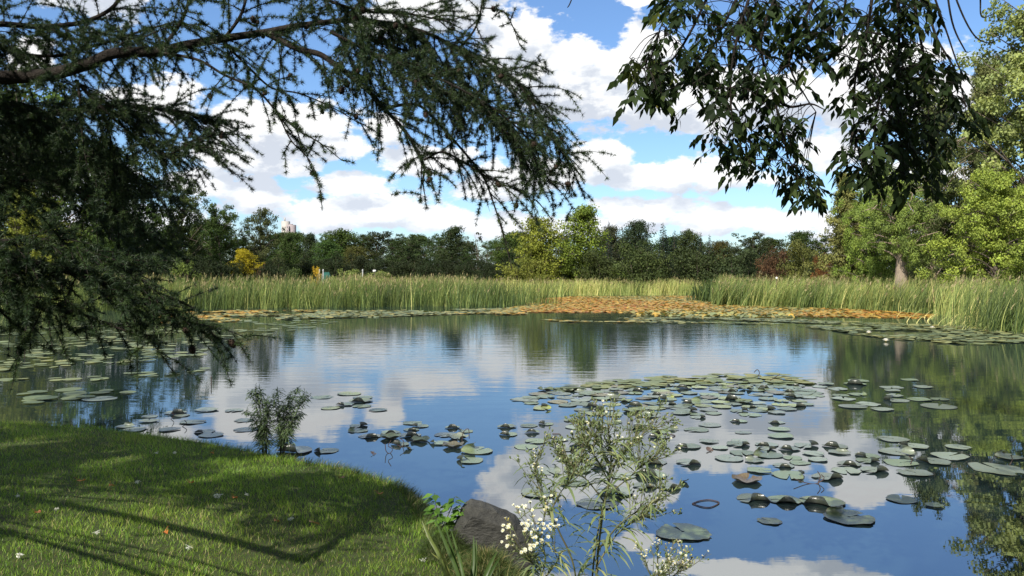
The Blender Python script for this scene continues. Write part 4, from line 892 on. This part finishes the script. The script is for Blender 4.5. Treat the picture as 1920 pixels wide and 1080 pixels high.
aster('white_aster', 2.9, [
    ([(1200, 1300, 0), (1216, 1100, 0), (1232, 1088, 0), (1246, 1076, 0)], .004, 1.6),
    ([(1216, 1100, 0), (1248, 1090, .03), (1264, 1078, .05), (1272, 1072, .05)], .003, 1.0),
    ([(1210, 1110, 0), (1222, 1092, -.03), (1224, 1084, -.03)], .003, .8)],
    (1195, 1540), 'low aster spray at the bottom of the picture, right of the largest one', 14, .10, .75)

# ------------------------------------------------------------------ larch overhead
m_larch = leaf_mat('larch_needles', [(0, (.016, .033, .015)), (.7, (.028, .050, .019)), (1, (.055, .085, .026))], trans=.2, vary=.5, clump=.25, rough=.5)  # needle colour lowered to stand in for shade from the trees behind
m_cone = solid_mat('larch_cone', (.022, .014, .010), (.05, .032, .022), 30, .8, .2, .6)
larch = thing('larch_tree', 'larch whose dark drooping boughs hang over the pond from the left', 'tree', (-6.7, 4.3, .5))
LO = np.array(larch.location)
def limb_path(px): return smooth_path(np.array([P(x, y, d) for x, y, d in px]), 6)
tuft_c, tuft_d, cone_c = [], [], []
def shoot(tw, start, d, L, droop, seg=.035, wig=.075, rad=.0032, dens=.0115, lvl=0):
    pts = [start]; n = max(2, int(L/seg)); d = d/np.linalg.norm(d)
    for k in range(n):
        d = d + np.array([0, 0, -1.])*droop*seg + np.random.normal(size=3)*wig*.35; d /= np.linalg.norm(d); pts.append(pts[-1] + d*seg)
    pts = np.array(pts); tube(tw, pts, np.linspace(rad, rad*.4, len(pts)), 4, cap=False)
    m = int(n*seg/dens); u = np.sort(np.random.rand(m))*(len(pts)-1.001); i = u.astype(int); tuft_c.append(pts[i] + (pts[i+1]-pts[i])*(u-i)[:, None]); tuft_d.append(norm(pts[i+1]-pts[i]))
    if np.random.rand() < .28: cone_c.append(pts[np.random.randint(len(pts))])
    if lvl < 1:
        for k in range(2, len(pts)-1):
            if np.random.rand() < .34*seg/.035: t = norm(pts[k+1]-pts[k]); shoot(tw, pts[k], t*.9 + np.random.normal(size=3)*.6, np.random.uniform(.07, .24), droop*.9, seg, wig, rad*.6, dens, lvl+1)
np.random.seed(11)
tw = MB()
LIMBS = [ # path (px, py, distance), base radius, tip radius, twig spacing, twig length, droop, outward bias
 ([(-420, 190, 3.0), (-150, 165, 3.6), (0, 146, 4.0), (90, 140, 4.05), (170, 118, 4.1), (215, 100, 4.1), (300, 96, 4.15), (350, 84, 4.2), (420, 72, 4.2), (500, 60, 4.2), (560, 48, 4.25), (640, 38, 4.25)], .040, .013, .055, .42, 1.5, .2),
 ([(500, 62, 4.2), (560, 92, 4.15), (600, 102, 4.15), (640, 130, 4.1), (690, 170, 4.1), (720, 203, 4.1), (760, 247, 4.05), (785, 290, 4.05), (795, 315, 4.05), (792, 345, 4.05)], .017, .005, .045, .36, 2.3, .35),
 ([(720, 203, 4.1), (760, 196, 4.1), (790, 200, 4.1), (830, 240, 4.15), (870, 285, 4.15), (905, 330, 4.15), (925, 380, 4.15), (945, 445, 4.15), (960, 505, 4.15)], .009, .0025, .10, .20, 2.4, .35),
 ([(640, 38, 4.25), (720, 42, 4.3), (800, 62, 4.35), (860, 92, 4.35), (920, 122, 4.35), (960, 145, 4.4), (1000, 195, 4.4), (1035, 255, 4.4), (1072, 312, 4.4)], .012, .004, .024, .42, 2.3, .45),
 ([(740, 140, 4.2), (800, 160, 4.2), (860, 185, 4.25), (920, 220, 4.25), (970, 270, 4.25), (1005, 305, 4.3), (1035, 345, 4.3)], .008, .003, .030, .36, 2.4, .45),
 ([(620, 60, 4.0), (700, 100, 3.95), (780, 130, 3.9), (850, 160, 3.9), (920, 200, 3.9), (970, 240, 3.9), (1005, 280, 3.9)], .009, .003, .032, .34, 2.4, .4),
 ([(640, 38, 4.25), (680, 70, 4.4), (760, 95, 4.5), (830, 130, 4.6), (890, 180, 4.6), (935, 230, 4.6), (965, 275, 4.6), (985, 310, 4.6)], .009, .003, .030, .36, 2.4, .4),
 ([(795, 300, 4.05), (830, 285, 4.05), (870, 305, 4.1), (920, 335, 4.1), (965, 355, 4.1), (1005, 375, 4.1)], .006, .002, .034, .24, 2.4, .4),
 ([(300, 98, 4.15), (370, 112, 4.1), (420, 140, 4.05), (480, 168, 4.0), (520, 210, 4.0), (560, 245, 4.0), (600, 268, 4.0), (640, 300, 4.0)], .008, .002, .085, .22, 1.8, .3),
 ([(420, 80, 4.2), (470, 130, 4.3), (510, 165, 4.3), (560, 175, 4.35), (620, 200, 4.35), (680, 235, 4.4)], .007, .002, .075, .28, 2.0, .3),
 ([(520, 210, 4.0), (545, 262, 4.0), (580, 300, 4.0), (595, 340, 4.0), (606, 376, 4.0)], .004, .0018, .06, .16, 2.0, .3),
 ([(640, 38, 4.25), (675, 5, 4.2), (720, -60, 4.1)], .010, .006, .06, .36, 1.2, .3),
 ([(420, 74, 4.2), (455, 20, 4.2), (470, -60, 4.2)], .010, .006, .05, .38, 1.5, .3),
 ([(300, 96, 4.15), (345, 30, 4.15), (365, -60, 4.1)], .010, .006, .05, .38, 1.5, .3),
 ([(860, 92, 4.35), (890, 55, 4.35), (903, 12, 4.35), (906, -40, 4.35)], .006, .004, .05, .22, 1.2, .3),
 ([(900, 14, 4.35), (940, 20, 4.35), (958, 42, 4.35), (975, 86, 4.35)], .004, .002, .05, .10, 1.0, .3),
 ([(-200, 60, 3.8), (-20, 45, 4.2), (80, 50, 4.4), (160, 40, 4.5), (215, 10, 4.5), (235, -40, 4.5)], .018, .008, .030, .46, 1.7, .25),
 ([(-200, 0, 3.8), (0, 90, 4.3), (100, 105, 4.4), (180, 85, 4.4), (260, 60, 4.4), (330, 40, 4.4)], .012, .004, .030, .44, 1.9, .25),
 ([(560, -80, 4.0), (600, -10, 4.1), (680, 20, 4.1), (760, 25, 4.2), (840, 40, 4.3)], .010, .004, .05, .36, 1.9, .3),
 # left mass
 ([(-220, 230, 4.2), (0, 228, 4.7), (100, 215, 4.8), (200, 200, 4.8), (300, 205, 4.8), (360, 215, 4.8), (408, 232, 4.8)], .016, .004, .022, .46, 1.7, .5),
 ([(140, 150, 4.1), (205, 215, 4.2), (260, 260, 4.3), (310, 290, 4.3), (350, 270, 4.3), (405, 250, 4.3)], .010, .003, .021, .40, 2.0, .45),
 ([(-220, 300, 4.4), (-20, 280, 4.9), (80, 285, 5.0), (170, 300, 5.0), (250, 330, 5.0), (310, 365, 5.0)], .016, .004, .024, .48, 1.9, .4),
 ([(-220, 360, 4.2), (-20, 345, 4.7), (70, 340, 4.8), (160, 365, 4.8), (240, 410, 4.8), (290, 450, 4.8)], .014, .004, .028, .46, 1.9, .4),
 ([(-220, 260, 4.6), (-20, 250, 5.2), (70, 300, 5.3), (150, 360, 5.3), (215, 420, 5.3), (250, 470, 5.3)], .014, .004, .026, .48, 1.9, .3),
 ([(145, 150, 4.1), (152, 200, 4.1), (155, 260, 4.1), (165, 320, 4.1)], .008, .003, .05, .26, 2., .3),
 ([(-200, 180, 3.8), (-20, 190, 4.2), (60, 200, 4.3), (140, 245, 4.4), (200, 300, 4.4), (235, 350, 4.4)], .012, .004, .024, .46, 1.9, .35),
 # lower left bough, nearer
 ([(-420, 440, 2.5), (-150, 462, 2.9), (0, 485, 3.1), (80, 496, 3.15), (180, 527, 3.2), (265, 565, 3.2), (335, 594, 3.25), (388, 610, 3.3)], .020, .004, .018, .32, 1.7, .55),
 ([(-150, 520, 2.9), (0, 548, 3.1), (70, 565, 3.1), (150, 588, 3.15), (230, 618, 3.2), (300, 642, 3.2)], .010, .003, .026, .28, 1.9, .45),
 ([(-150, 455, 2.9), (0, 452, 3.0), (90, 450, 3.05), (170, 474, 3.05), (245, 512, 3.1), (310, 560, 3.1)], .010, .003, .024, .29, 1.8, .5),
]
for path, r0, r1, sp_, tl, droop, bias in LIMBS:
    pp = limb_path(path); seg = np.r_[0, np.cumsum(np.linalg.norm(np.diff(pp, axis=0), axis=1))]
    full, rr = pp, np.interp(np.linspace(0, 1, len(pp)), [0, 1], [r0, r1])
    if path[0][0] < -140:                # carry the bough back to the trunk
        q0 = LO + [.02, 0, pp[0][2] - LO[2] + .25]; q0[:2] = LO[:2] + [.1*math.sin(.5*(q0[2]-LO[2])), .1*math.cos(.4*(q0[2]-LO[2]))]
        back = smooth_path([q0, q0*.5 + pp[0]*.5 + [0, 0, .12], pp[0]], 6)[:-1]; full = np.concatenate([back, pp]); rr = np.concatenate([np.linspace(r0*1.25, r0, len(back)), rr])
        for p in back[4:]: shoot(tw, p, np.random.normal(size=3)*[.8, .8, .4] + [.3, 0, -.2], tl*np.random.uniform(.5, 1.1), droop, rad=.0034)
    lb = MB(); tube(lb, full - LO, rr, 8); lb.build('bough', m_barkdark, larch, True)
    for s in np.arange(sp_*.6, seg[-1], sp_*.72):
        s += np.random.normal()*sp_*.3; s = min(max(s, .01), seg[-1]); p = np.array([np.interp(s, seg, pp[:, c]) for c in range(3)]); i = min(np.searchsorted(seg, s), len(pp)-1); t = norm(pp[i]-pp[i-1])
        rd = np.random.normal(size=3)*[.7, .8, .6]; f = s/seg[-1]
        shoot(tw, p, t*(bias*1.6) + rd + [bias*.7, 0, -.15], tl*np.random.uniform(.45, 1.25)*(1.1 - .5*f), droop, rad=.0034)
    m = int(seg[-1]/.03); u = np.random.rand(m)*(len(pp)-1.01); i = u.astype(int); i = i[u > len(pp)*.35]; tuft_c.append(pp[i] + np.random.normal(size=(len(i), 3))*.004); tuft_d.append(norm(pp[np.minimum(i+1, len(pp)-1)]-pp[i-1]))
tw2 = MB(); tw2.add(np.concatenate(tw.v) - LO, np.concatenate(tw.f)); tw2.build('twigs', m_barkdark, larch)
tc_, td_ = np.concatenate(tuft_c), np.concatenate(tuft_d); nt, K = len(tc_), 19
print('larch tufts', nt)
cc = np.repeat(tc_, K, 0); dd = np.repeat(td_, K, 0); ax = norm(rdir(nt*K) + dd*.55); nd = MB()
L = RNG.uniform(.017, .031, nt*K); s = norm(np.cross(ax, rdir(nt*K)))*.00115
nd.add(np.stack([cc - s - LO, cc + s - LO, cc + ax*L[:, None] - LO], 1).reshape(-1, 3), np.arange(nt*K*3).reshape(-1, 3), np.repeat(np.repeat(RNG.random(nt), K), 3))
nd.build('needles', m_larch, larch)
def cone_mesh():
    mb = MB(); tube(mb, [(0, 0, -.014), (0, 0, -.008), (0, 0, .004), (0, 0, .013), (0, 0, .017)], [.003, .009, .0115, .008, .003], 8)
    for k in range(34):
        u = k/34; a = k*2.399; r = .0105*math.sin(PI*(.15 + .75*u)); z = -.012 + .027*u; o = np.array([[math.cos(a), math.sin(a), .55]]); leaf_quads(mb, np.array([[math.cos(a)*r*.7, math.sin(a)*r*.7, z]]), o, np.array([[-math.cos(a)*.5, -math.sin(a)*.5, 1.]]), .0085, .008, np.array([.5]), wide=.6)
    return mb.mesh('larch_cone', m_cone)
cm = cone_mesh(); cl = [c for c in cone_c if 350 < 960 + FPX*c[0]/c[1] < 1090]; np.random.shuffle(cl)
for c in cl[:92]:
    o = link('cone', cm, larch); o.location = c - LO + [0, 0, -.012]; o.rotation_euler = (np.random.uniform(-1, 1), np.random.uniform(-1, 1), 0); k = np.random.uniform(.85, 1.3); o.scale = (k, k, k)
# the rest of the larch: trunk and the crown above the view that shades the bank
H_L = 15.
tb = MB(); zz = np.linspace(0, H_L, 14); tube(tb, np.stack([.1*np.sin(zz*.5), .1*np.cos(zz*.4), zz], 1), np.interp(zz, [0, 1, H_L], [.30, .22, .03]), 10); tb.build('trunk', m_bark, larch, True)
def shade_crown(tree, off, specs, n, ls, mat, name='crown', elong=.35):
    cb, lb = MB(), MB(); cs, ws = [], []
    for (z0, dx, dy, dz, rr) in specs:
        e = np.array([dx, dy, z0 + dz]); b = np.array([0, 0, z0]); pp = smooth_path([b, b*.4 + e*.6 + [0, 0, .15], e], 5); tube(lb, pp, np.linspace(.03, .008, len(pp)), 6)
        for q in range(9): f = .25 + .75*q/8; cs.append(b + (e-b)*f + RNG.normal(size=3)*rr*.35); ws.append(rr*(.5 + .6*f))
    cs, ws = np.array(cs), np.array(ws); pk = RNG.choice(len(cs), n, p=ws/ws.sum()); c = cs[pk] + RNG.normal(size=(n, 3))*(ws[pk]*.30)[:, None]*[1, 1, .55]
    c = c[~in_view(c + off, .16)]; n = len(c)
    ax = norm(rdir(n) + [0, 0, -.4]); Ls = ls*RNG.uniform(.6, 1.3, n); leaf_quads(cb, c, ax, rdir(n) + [0, 0, .8], Ls, Ls*elong, RNG.random(n)); cb.build(name, mat, tree); lb.build('upper_boughs', m_barkdark, tree, True)
g9 = np.random.default_rng(9); specs = []
for k in range(34):
    u = k/34; z = 4.6 + 9.8*u; r = 4.2*(1.05-u)**.8*g9.uniform(.7, 1.1); a = k*2.399
    specs.append((z, r*math.cos(a), r*math.sin(a), -.12*r, .55))
specs = [q for q in specs if not in_view(np.array([[q[1], q[2], q[0]+q[3]]]) + LO, .18)[0]]
shade_crown(larch, LO, specs, 6500, .15, m_larch)

# ------------------------------------------------------------------ ash overhead, right
m_ash = leaf_mat('ash_leaves', [(0, (.012, .022, .008)), (.85, (.024, .040, .012)), (.97, (.08, .09, .02)), (1, (.30, .24, .03))], trans=.25, vary=.5, clump=.25, rough=.55, spec=.08)
ash = thing('ash_tree', 'ash whose dark leafy twigs hang into view from the upper right', 'tree', (5.2, .6, .3))
AO = np.array(ash.location)
BR = [ # hanging twigs traced (px, py, distance)
 [(1560, -220, 4.0), (1480, -60, 4.1), (1432, 50, 4.1), (1430, 110, 4.1), (1450, 180, 4.05), (1465, 240, 4.05), (1480, 300, 4.05), (1515, 365, 4.05)],
 [(1450, -200, 4.2), (1345, -40, 4.2), (1300, 50, 4.2), (1262, 110, 4.15), (1225, 125, 4.1), (1180, 130, 4.1)],
 [(1470, -200, 4.3), (1400, -40, 4.3), (1350, 60, 4.35), (1320, 130, 4.35), (1310, 190, 4.35)],
 [(1500, -200, 3.9), (1420, -40, 3.9), (1385, 60, 3.85), (1370, 150, 3.85), (1375, 230, 3.85), (1400, 300, 3.85)],
 [(1600, -200, 4.2), (1540, -40, 4.2), (1500, 60, 4.2), (1480, 120, 4.2), (1510, 180, 4.2), (1530, 210, 4.2)],
 [(1450, 180, 4.05), (1480, 200, 4.1), (1520, 195, 4.1), (1545, 205, 4.1)],
 [(1260, -160, 4.4), (1255, -40, 4.4), (1245, 30, 4.4), (1235, 60, 4.4)],
 [(1700, -200, 4.1), (1683, -40, 4.1), (1686, 60, 4.1), (1682, 180, 4.1), (1690, 270, 4.1), (1700, 345, 4.1)],
 [(1750, -200, 4.2), (1735, -40, 4.2), (1752, 60, 4.2), (1790, 130, 4.2), (1812, 200, 4.2)],
 [(1660, -200, 3.9), (1640, -40, 3.9), (1625, 60, 3.9), (1605, 140, 3.9), (1600, 220, 3.9), (1612, 300, 3.9)],
 [(1690, -180, 4.4), (1710, -20, 4.4), (1730, 100, 4.4), (1740, 200, 4.4), (1750, 290, 4.4)],
 [(1640, -180, 4.4), (1590, -20, 4.4), (1580, 60, 4.4), (1572, 110, 4.4)],
 [(1682, 120, 4.1), (1650, 180, 4.0), (1640, 260, 4.0), (1650, 330, 4.0)],
]
BARE = [[(1760, -120, 4.1), (1790, -10, 4.1), (1822, 60, 4.1), (1850, 80, 4.1), (1874, 74, 4.1)], [(1800, -100, 4.2), (1835, -20, 4.2), (1840, 30, 4.2), (1862, 26, 4.2)], [(1770, -60, 4.0), (1785, 40, 4.0), (1808, 92, 4.0), (1815, 98, 4.0)], [(1740, -40, 4.2), (1775, 60, 4.2), (1800, 130, 4.2), (1830, 170, 4.2)], [(1140, -80, 4.3), (1085, -25, 4.3), (1068, 8, 4.3), (1064, 14, 4.3)]]
allp = []
for k, path in enumerate(BR + BARE):
    pp = limb_path(path); lb = MB(); tube(lb, pp - AO, np.linspace(.010 if k < len(BR) else .0055, .0022, len(pp)), 6); lb.build('branch', m_barkdark, ash, True)
    if k < len(BR): allp.append(pp)
allp = np.concatenate(allp)
REG = [([(1232, -20), (1240, 90), (1215, 150), (1260, 175), (1295, 205), (1330, 260), (1345, 295), (1400, 315), (1450, 322), (1480, 300), (1500, 260), (1530, 210), (1500, 150), (1545, 110), (1560, 40), (1560, -20)], 185),
       ([(1160, 110), (1240, 85), (1260, 150), (1230, 175), (1175, 165)], 26), ([(1480, 290), (1510, 295), (1530, 340), (1520, 372), (1495, 350)], 14),
       ([(1565, -20), (1560, 60), (1595, 110), (1575, 160), (1590, 220), (1585, 285), (1612, 325), (1660, 345), (1710, 352), (1750, 315), (1795, 270), (1815, 200), (1790, 150), (1770, 90), (1730, 30), (1740, -20)], 190)]
tw, lv = MB(), MB()
tops = {}
for poly, n in REG:
    q = sample_poly(poly, n, np.random.default_rng(n))
    for x, y in q:
        p = P(x, y, random.uniform(3.7, 4.65)); j = np.argmin(np.linalg.norm(allp - p - [0, 0, .1], axis=1)); a0 = allp[j]
        if np.linalg.norm(a0-p) > .02: tube(tw, smooth_path([a0, (a0+p)/2 + [0, 0, .03], p], 3) - AO, np.linspace(.003, .0015, 7), 4, cap=False)
        for rep in range(2):                              # one compound leaf: rachis and paired leaflets
            ang = random.uniform(0, 6.28); dv = np.array([math.cos(ang), math.sin(ang)*.8, random.uniform(-.9, .15)]); dv /= np.linalg.norm(dv); LL = random.uniform(.10, .16); m = 9
            rp = [p]; dd = dv.copy()
            for k in range(m): dd = dd + np.array([0, 0, -.085]); dd /= np.linalg.norm(dd); rp.append(rp[-1] + dd*LL/m)
            rp = np.array(rp); tube(tw, rp - AO, np.linspace(.0016, .0008, m+1), 3, cap=False)
            ks = [3, 3, 6, 6, 8, 8, 9] if random.random() < .7 else [4, 4, 7, 7, 9]; bs, axs = [], []
            sd = norm(np.cross(dv, [0, 0, 1.]) + 1e-6)
            for i_, k in enumerate(ks):
                t = norm(rp[min(k+1, m)] - rp[min(k, m-1)]); sgn = 0 if i_ == len(ks)-1 else (1 if i_ % 2 else -1); bs.append(rp[k]); axs.append(t*.75 + sd*sgn*.85 + [0, 0, -.42] + np.random.normal(size=3)*.12)
            nl = len(ks); Ls = np.random.uniform(.042, .082, nl)*random.uniform(.75, 1.15); leaf_quads(lv, np.array(bs) - AO, np.array(axs), np.random.normal(size=(nl, 3))*.55 + [0, -.2, .8], Ls, Ls*.42, np.full(nl, random.random()*.9 + .1*(x < 1300)*random.random()), fold=.10, wide=.42)
tw.build('twigs', m_barkdark, ash); lv.build('leaves', m_ash, ash)
tb = MB(); tube(tb, smooth_path([(0, 0, 0), (-.05, .1, 2.5), (-.2, .4, 5), (-.3, .5, 8), (-.2, .4, 12)], 5), np.linspace(.34, .08, 21), 10); tb.build('trunk', m_bark, ash, True)
for a, b in (((-.15, .3, 4.2), P(1560, -220, 4.0) - AO), ((-.18, .35, 4.6), P(1700, -200, 4.1) - AO), ((-.18, .35, 4.4), P(1450, -200, 4.2) - AO), ((-.12, .25, 3.9), P(1800, -100, 4.2) - AO), ((-.2, .35, 4.9), P(1140, -80, 4.3) - AO)):
    a = np.array(a); m_ = (a + b)/2 + [0, 0, .45]; lb = MB(); tube(lb, smooth_path([a, m_, b], 6), np.linspace(.06, .011, 13), 7); lb.build('branch', m_barkdark, ash, True)
specs = []
for k in range(30):
    u = k/30; z = 4.8 + 6.8*u; r = 4.6*math.sin(PI*(.25 + .7*u))*g9.uniform(.7, 1.15); a = k*2.399
    specs.append((z, r*math.cos(a), r*math.sin(a), .2*r, .8))
for k in range(22): specs.append((5. + 3.4*g9.random(), g9.uniform(-5.4, -1.5), g9.uniform(-3.5, 1.6), g9.uniform(.6, 1.8), .8))  # extra unseen boughs added overhead to shade the hanging leaves
specs = [q for q in specs if not in_view(np.array([[q[1], q[2], q[0]+q[3]]]) + AO, .2)[0]]
shade_crown(ash, AO, specs, 34000, .14, m_ash, elong=.45)
# trees behind the camera that throw the dappled shade over the bank and the near water
for x, y, kind, h, r, lab in ((-11.8, -1.2, 'left_a', 14, 4.6, 'tall tree behind the viewer shading the left of the lawn'), (1.5, -9, 'left_b', 17, 6.0, 'tall tree behind the viewer shading the near water'), (10, -7, 'left_a', 16, 6.0, 'tall tree behind the viewer shading the near right water')):
    v = TV[kind]; o = thing('broadleaf_tree', lab, 'tree', (x, y, float(height(x, y)) - .05), 1.); o.scale = (r/v['R'], r/v['R'], h/v['H']); c = link('crown', v['crown'], o); c.color = (*GREEN_M, 1); link('trunk', v['trunk'], o)
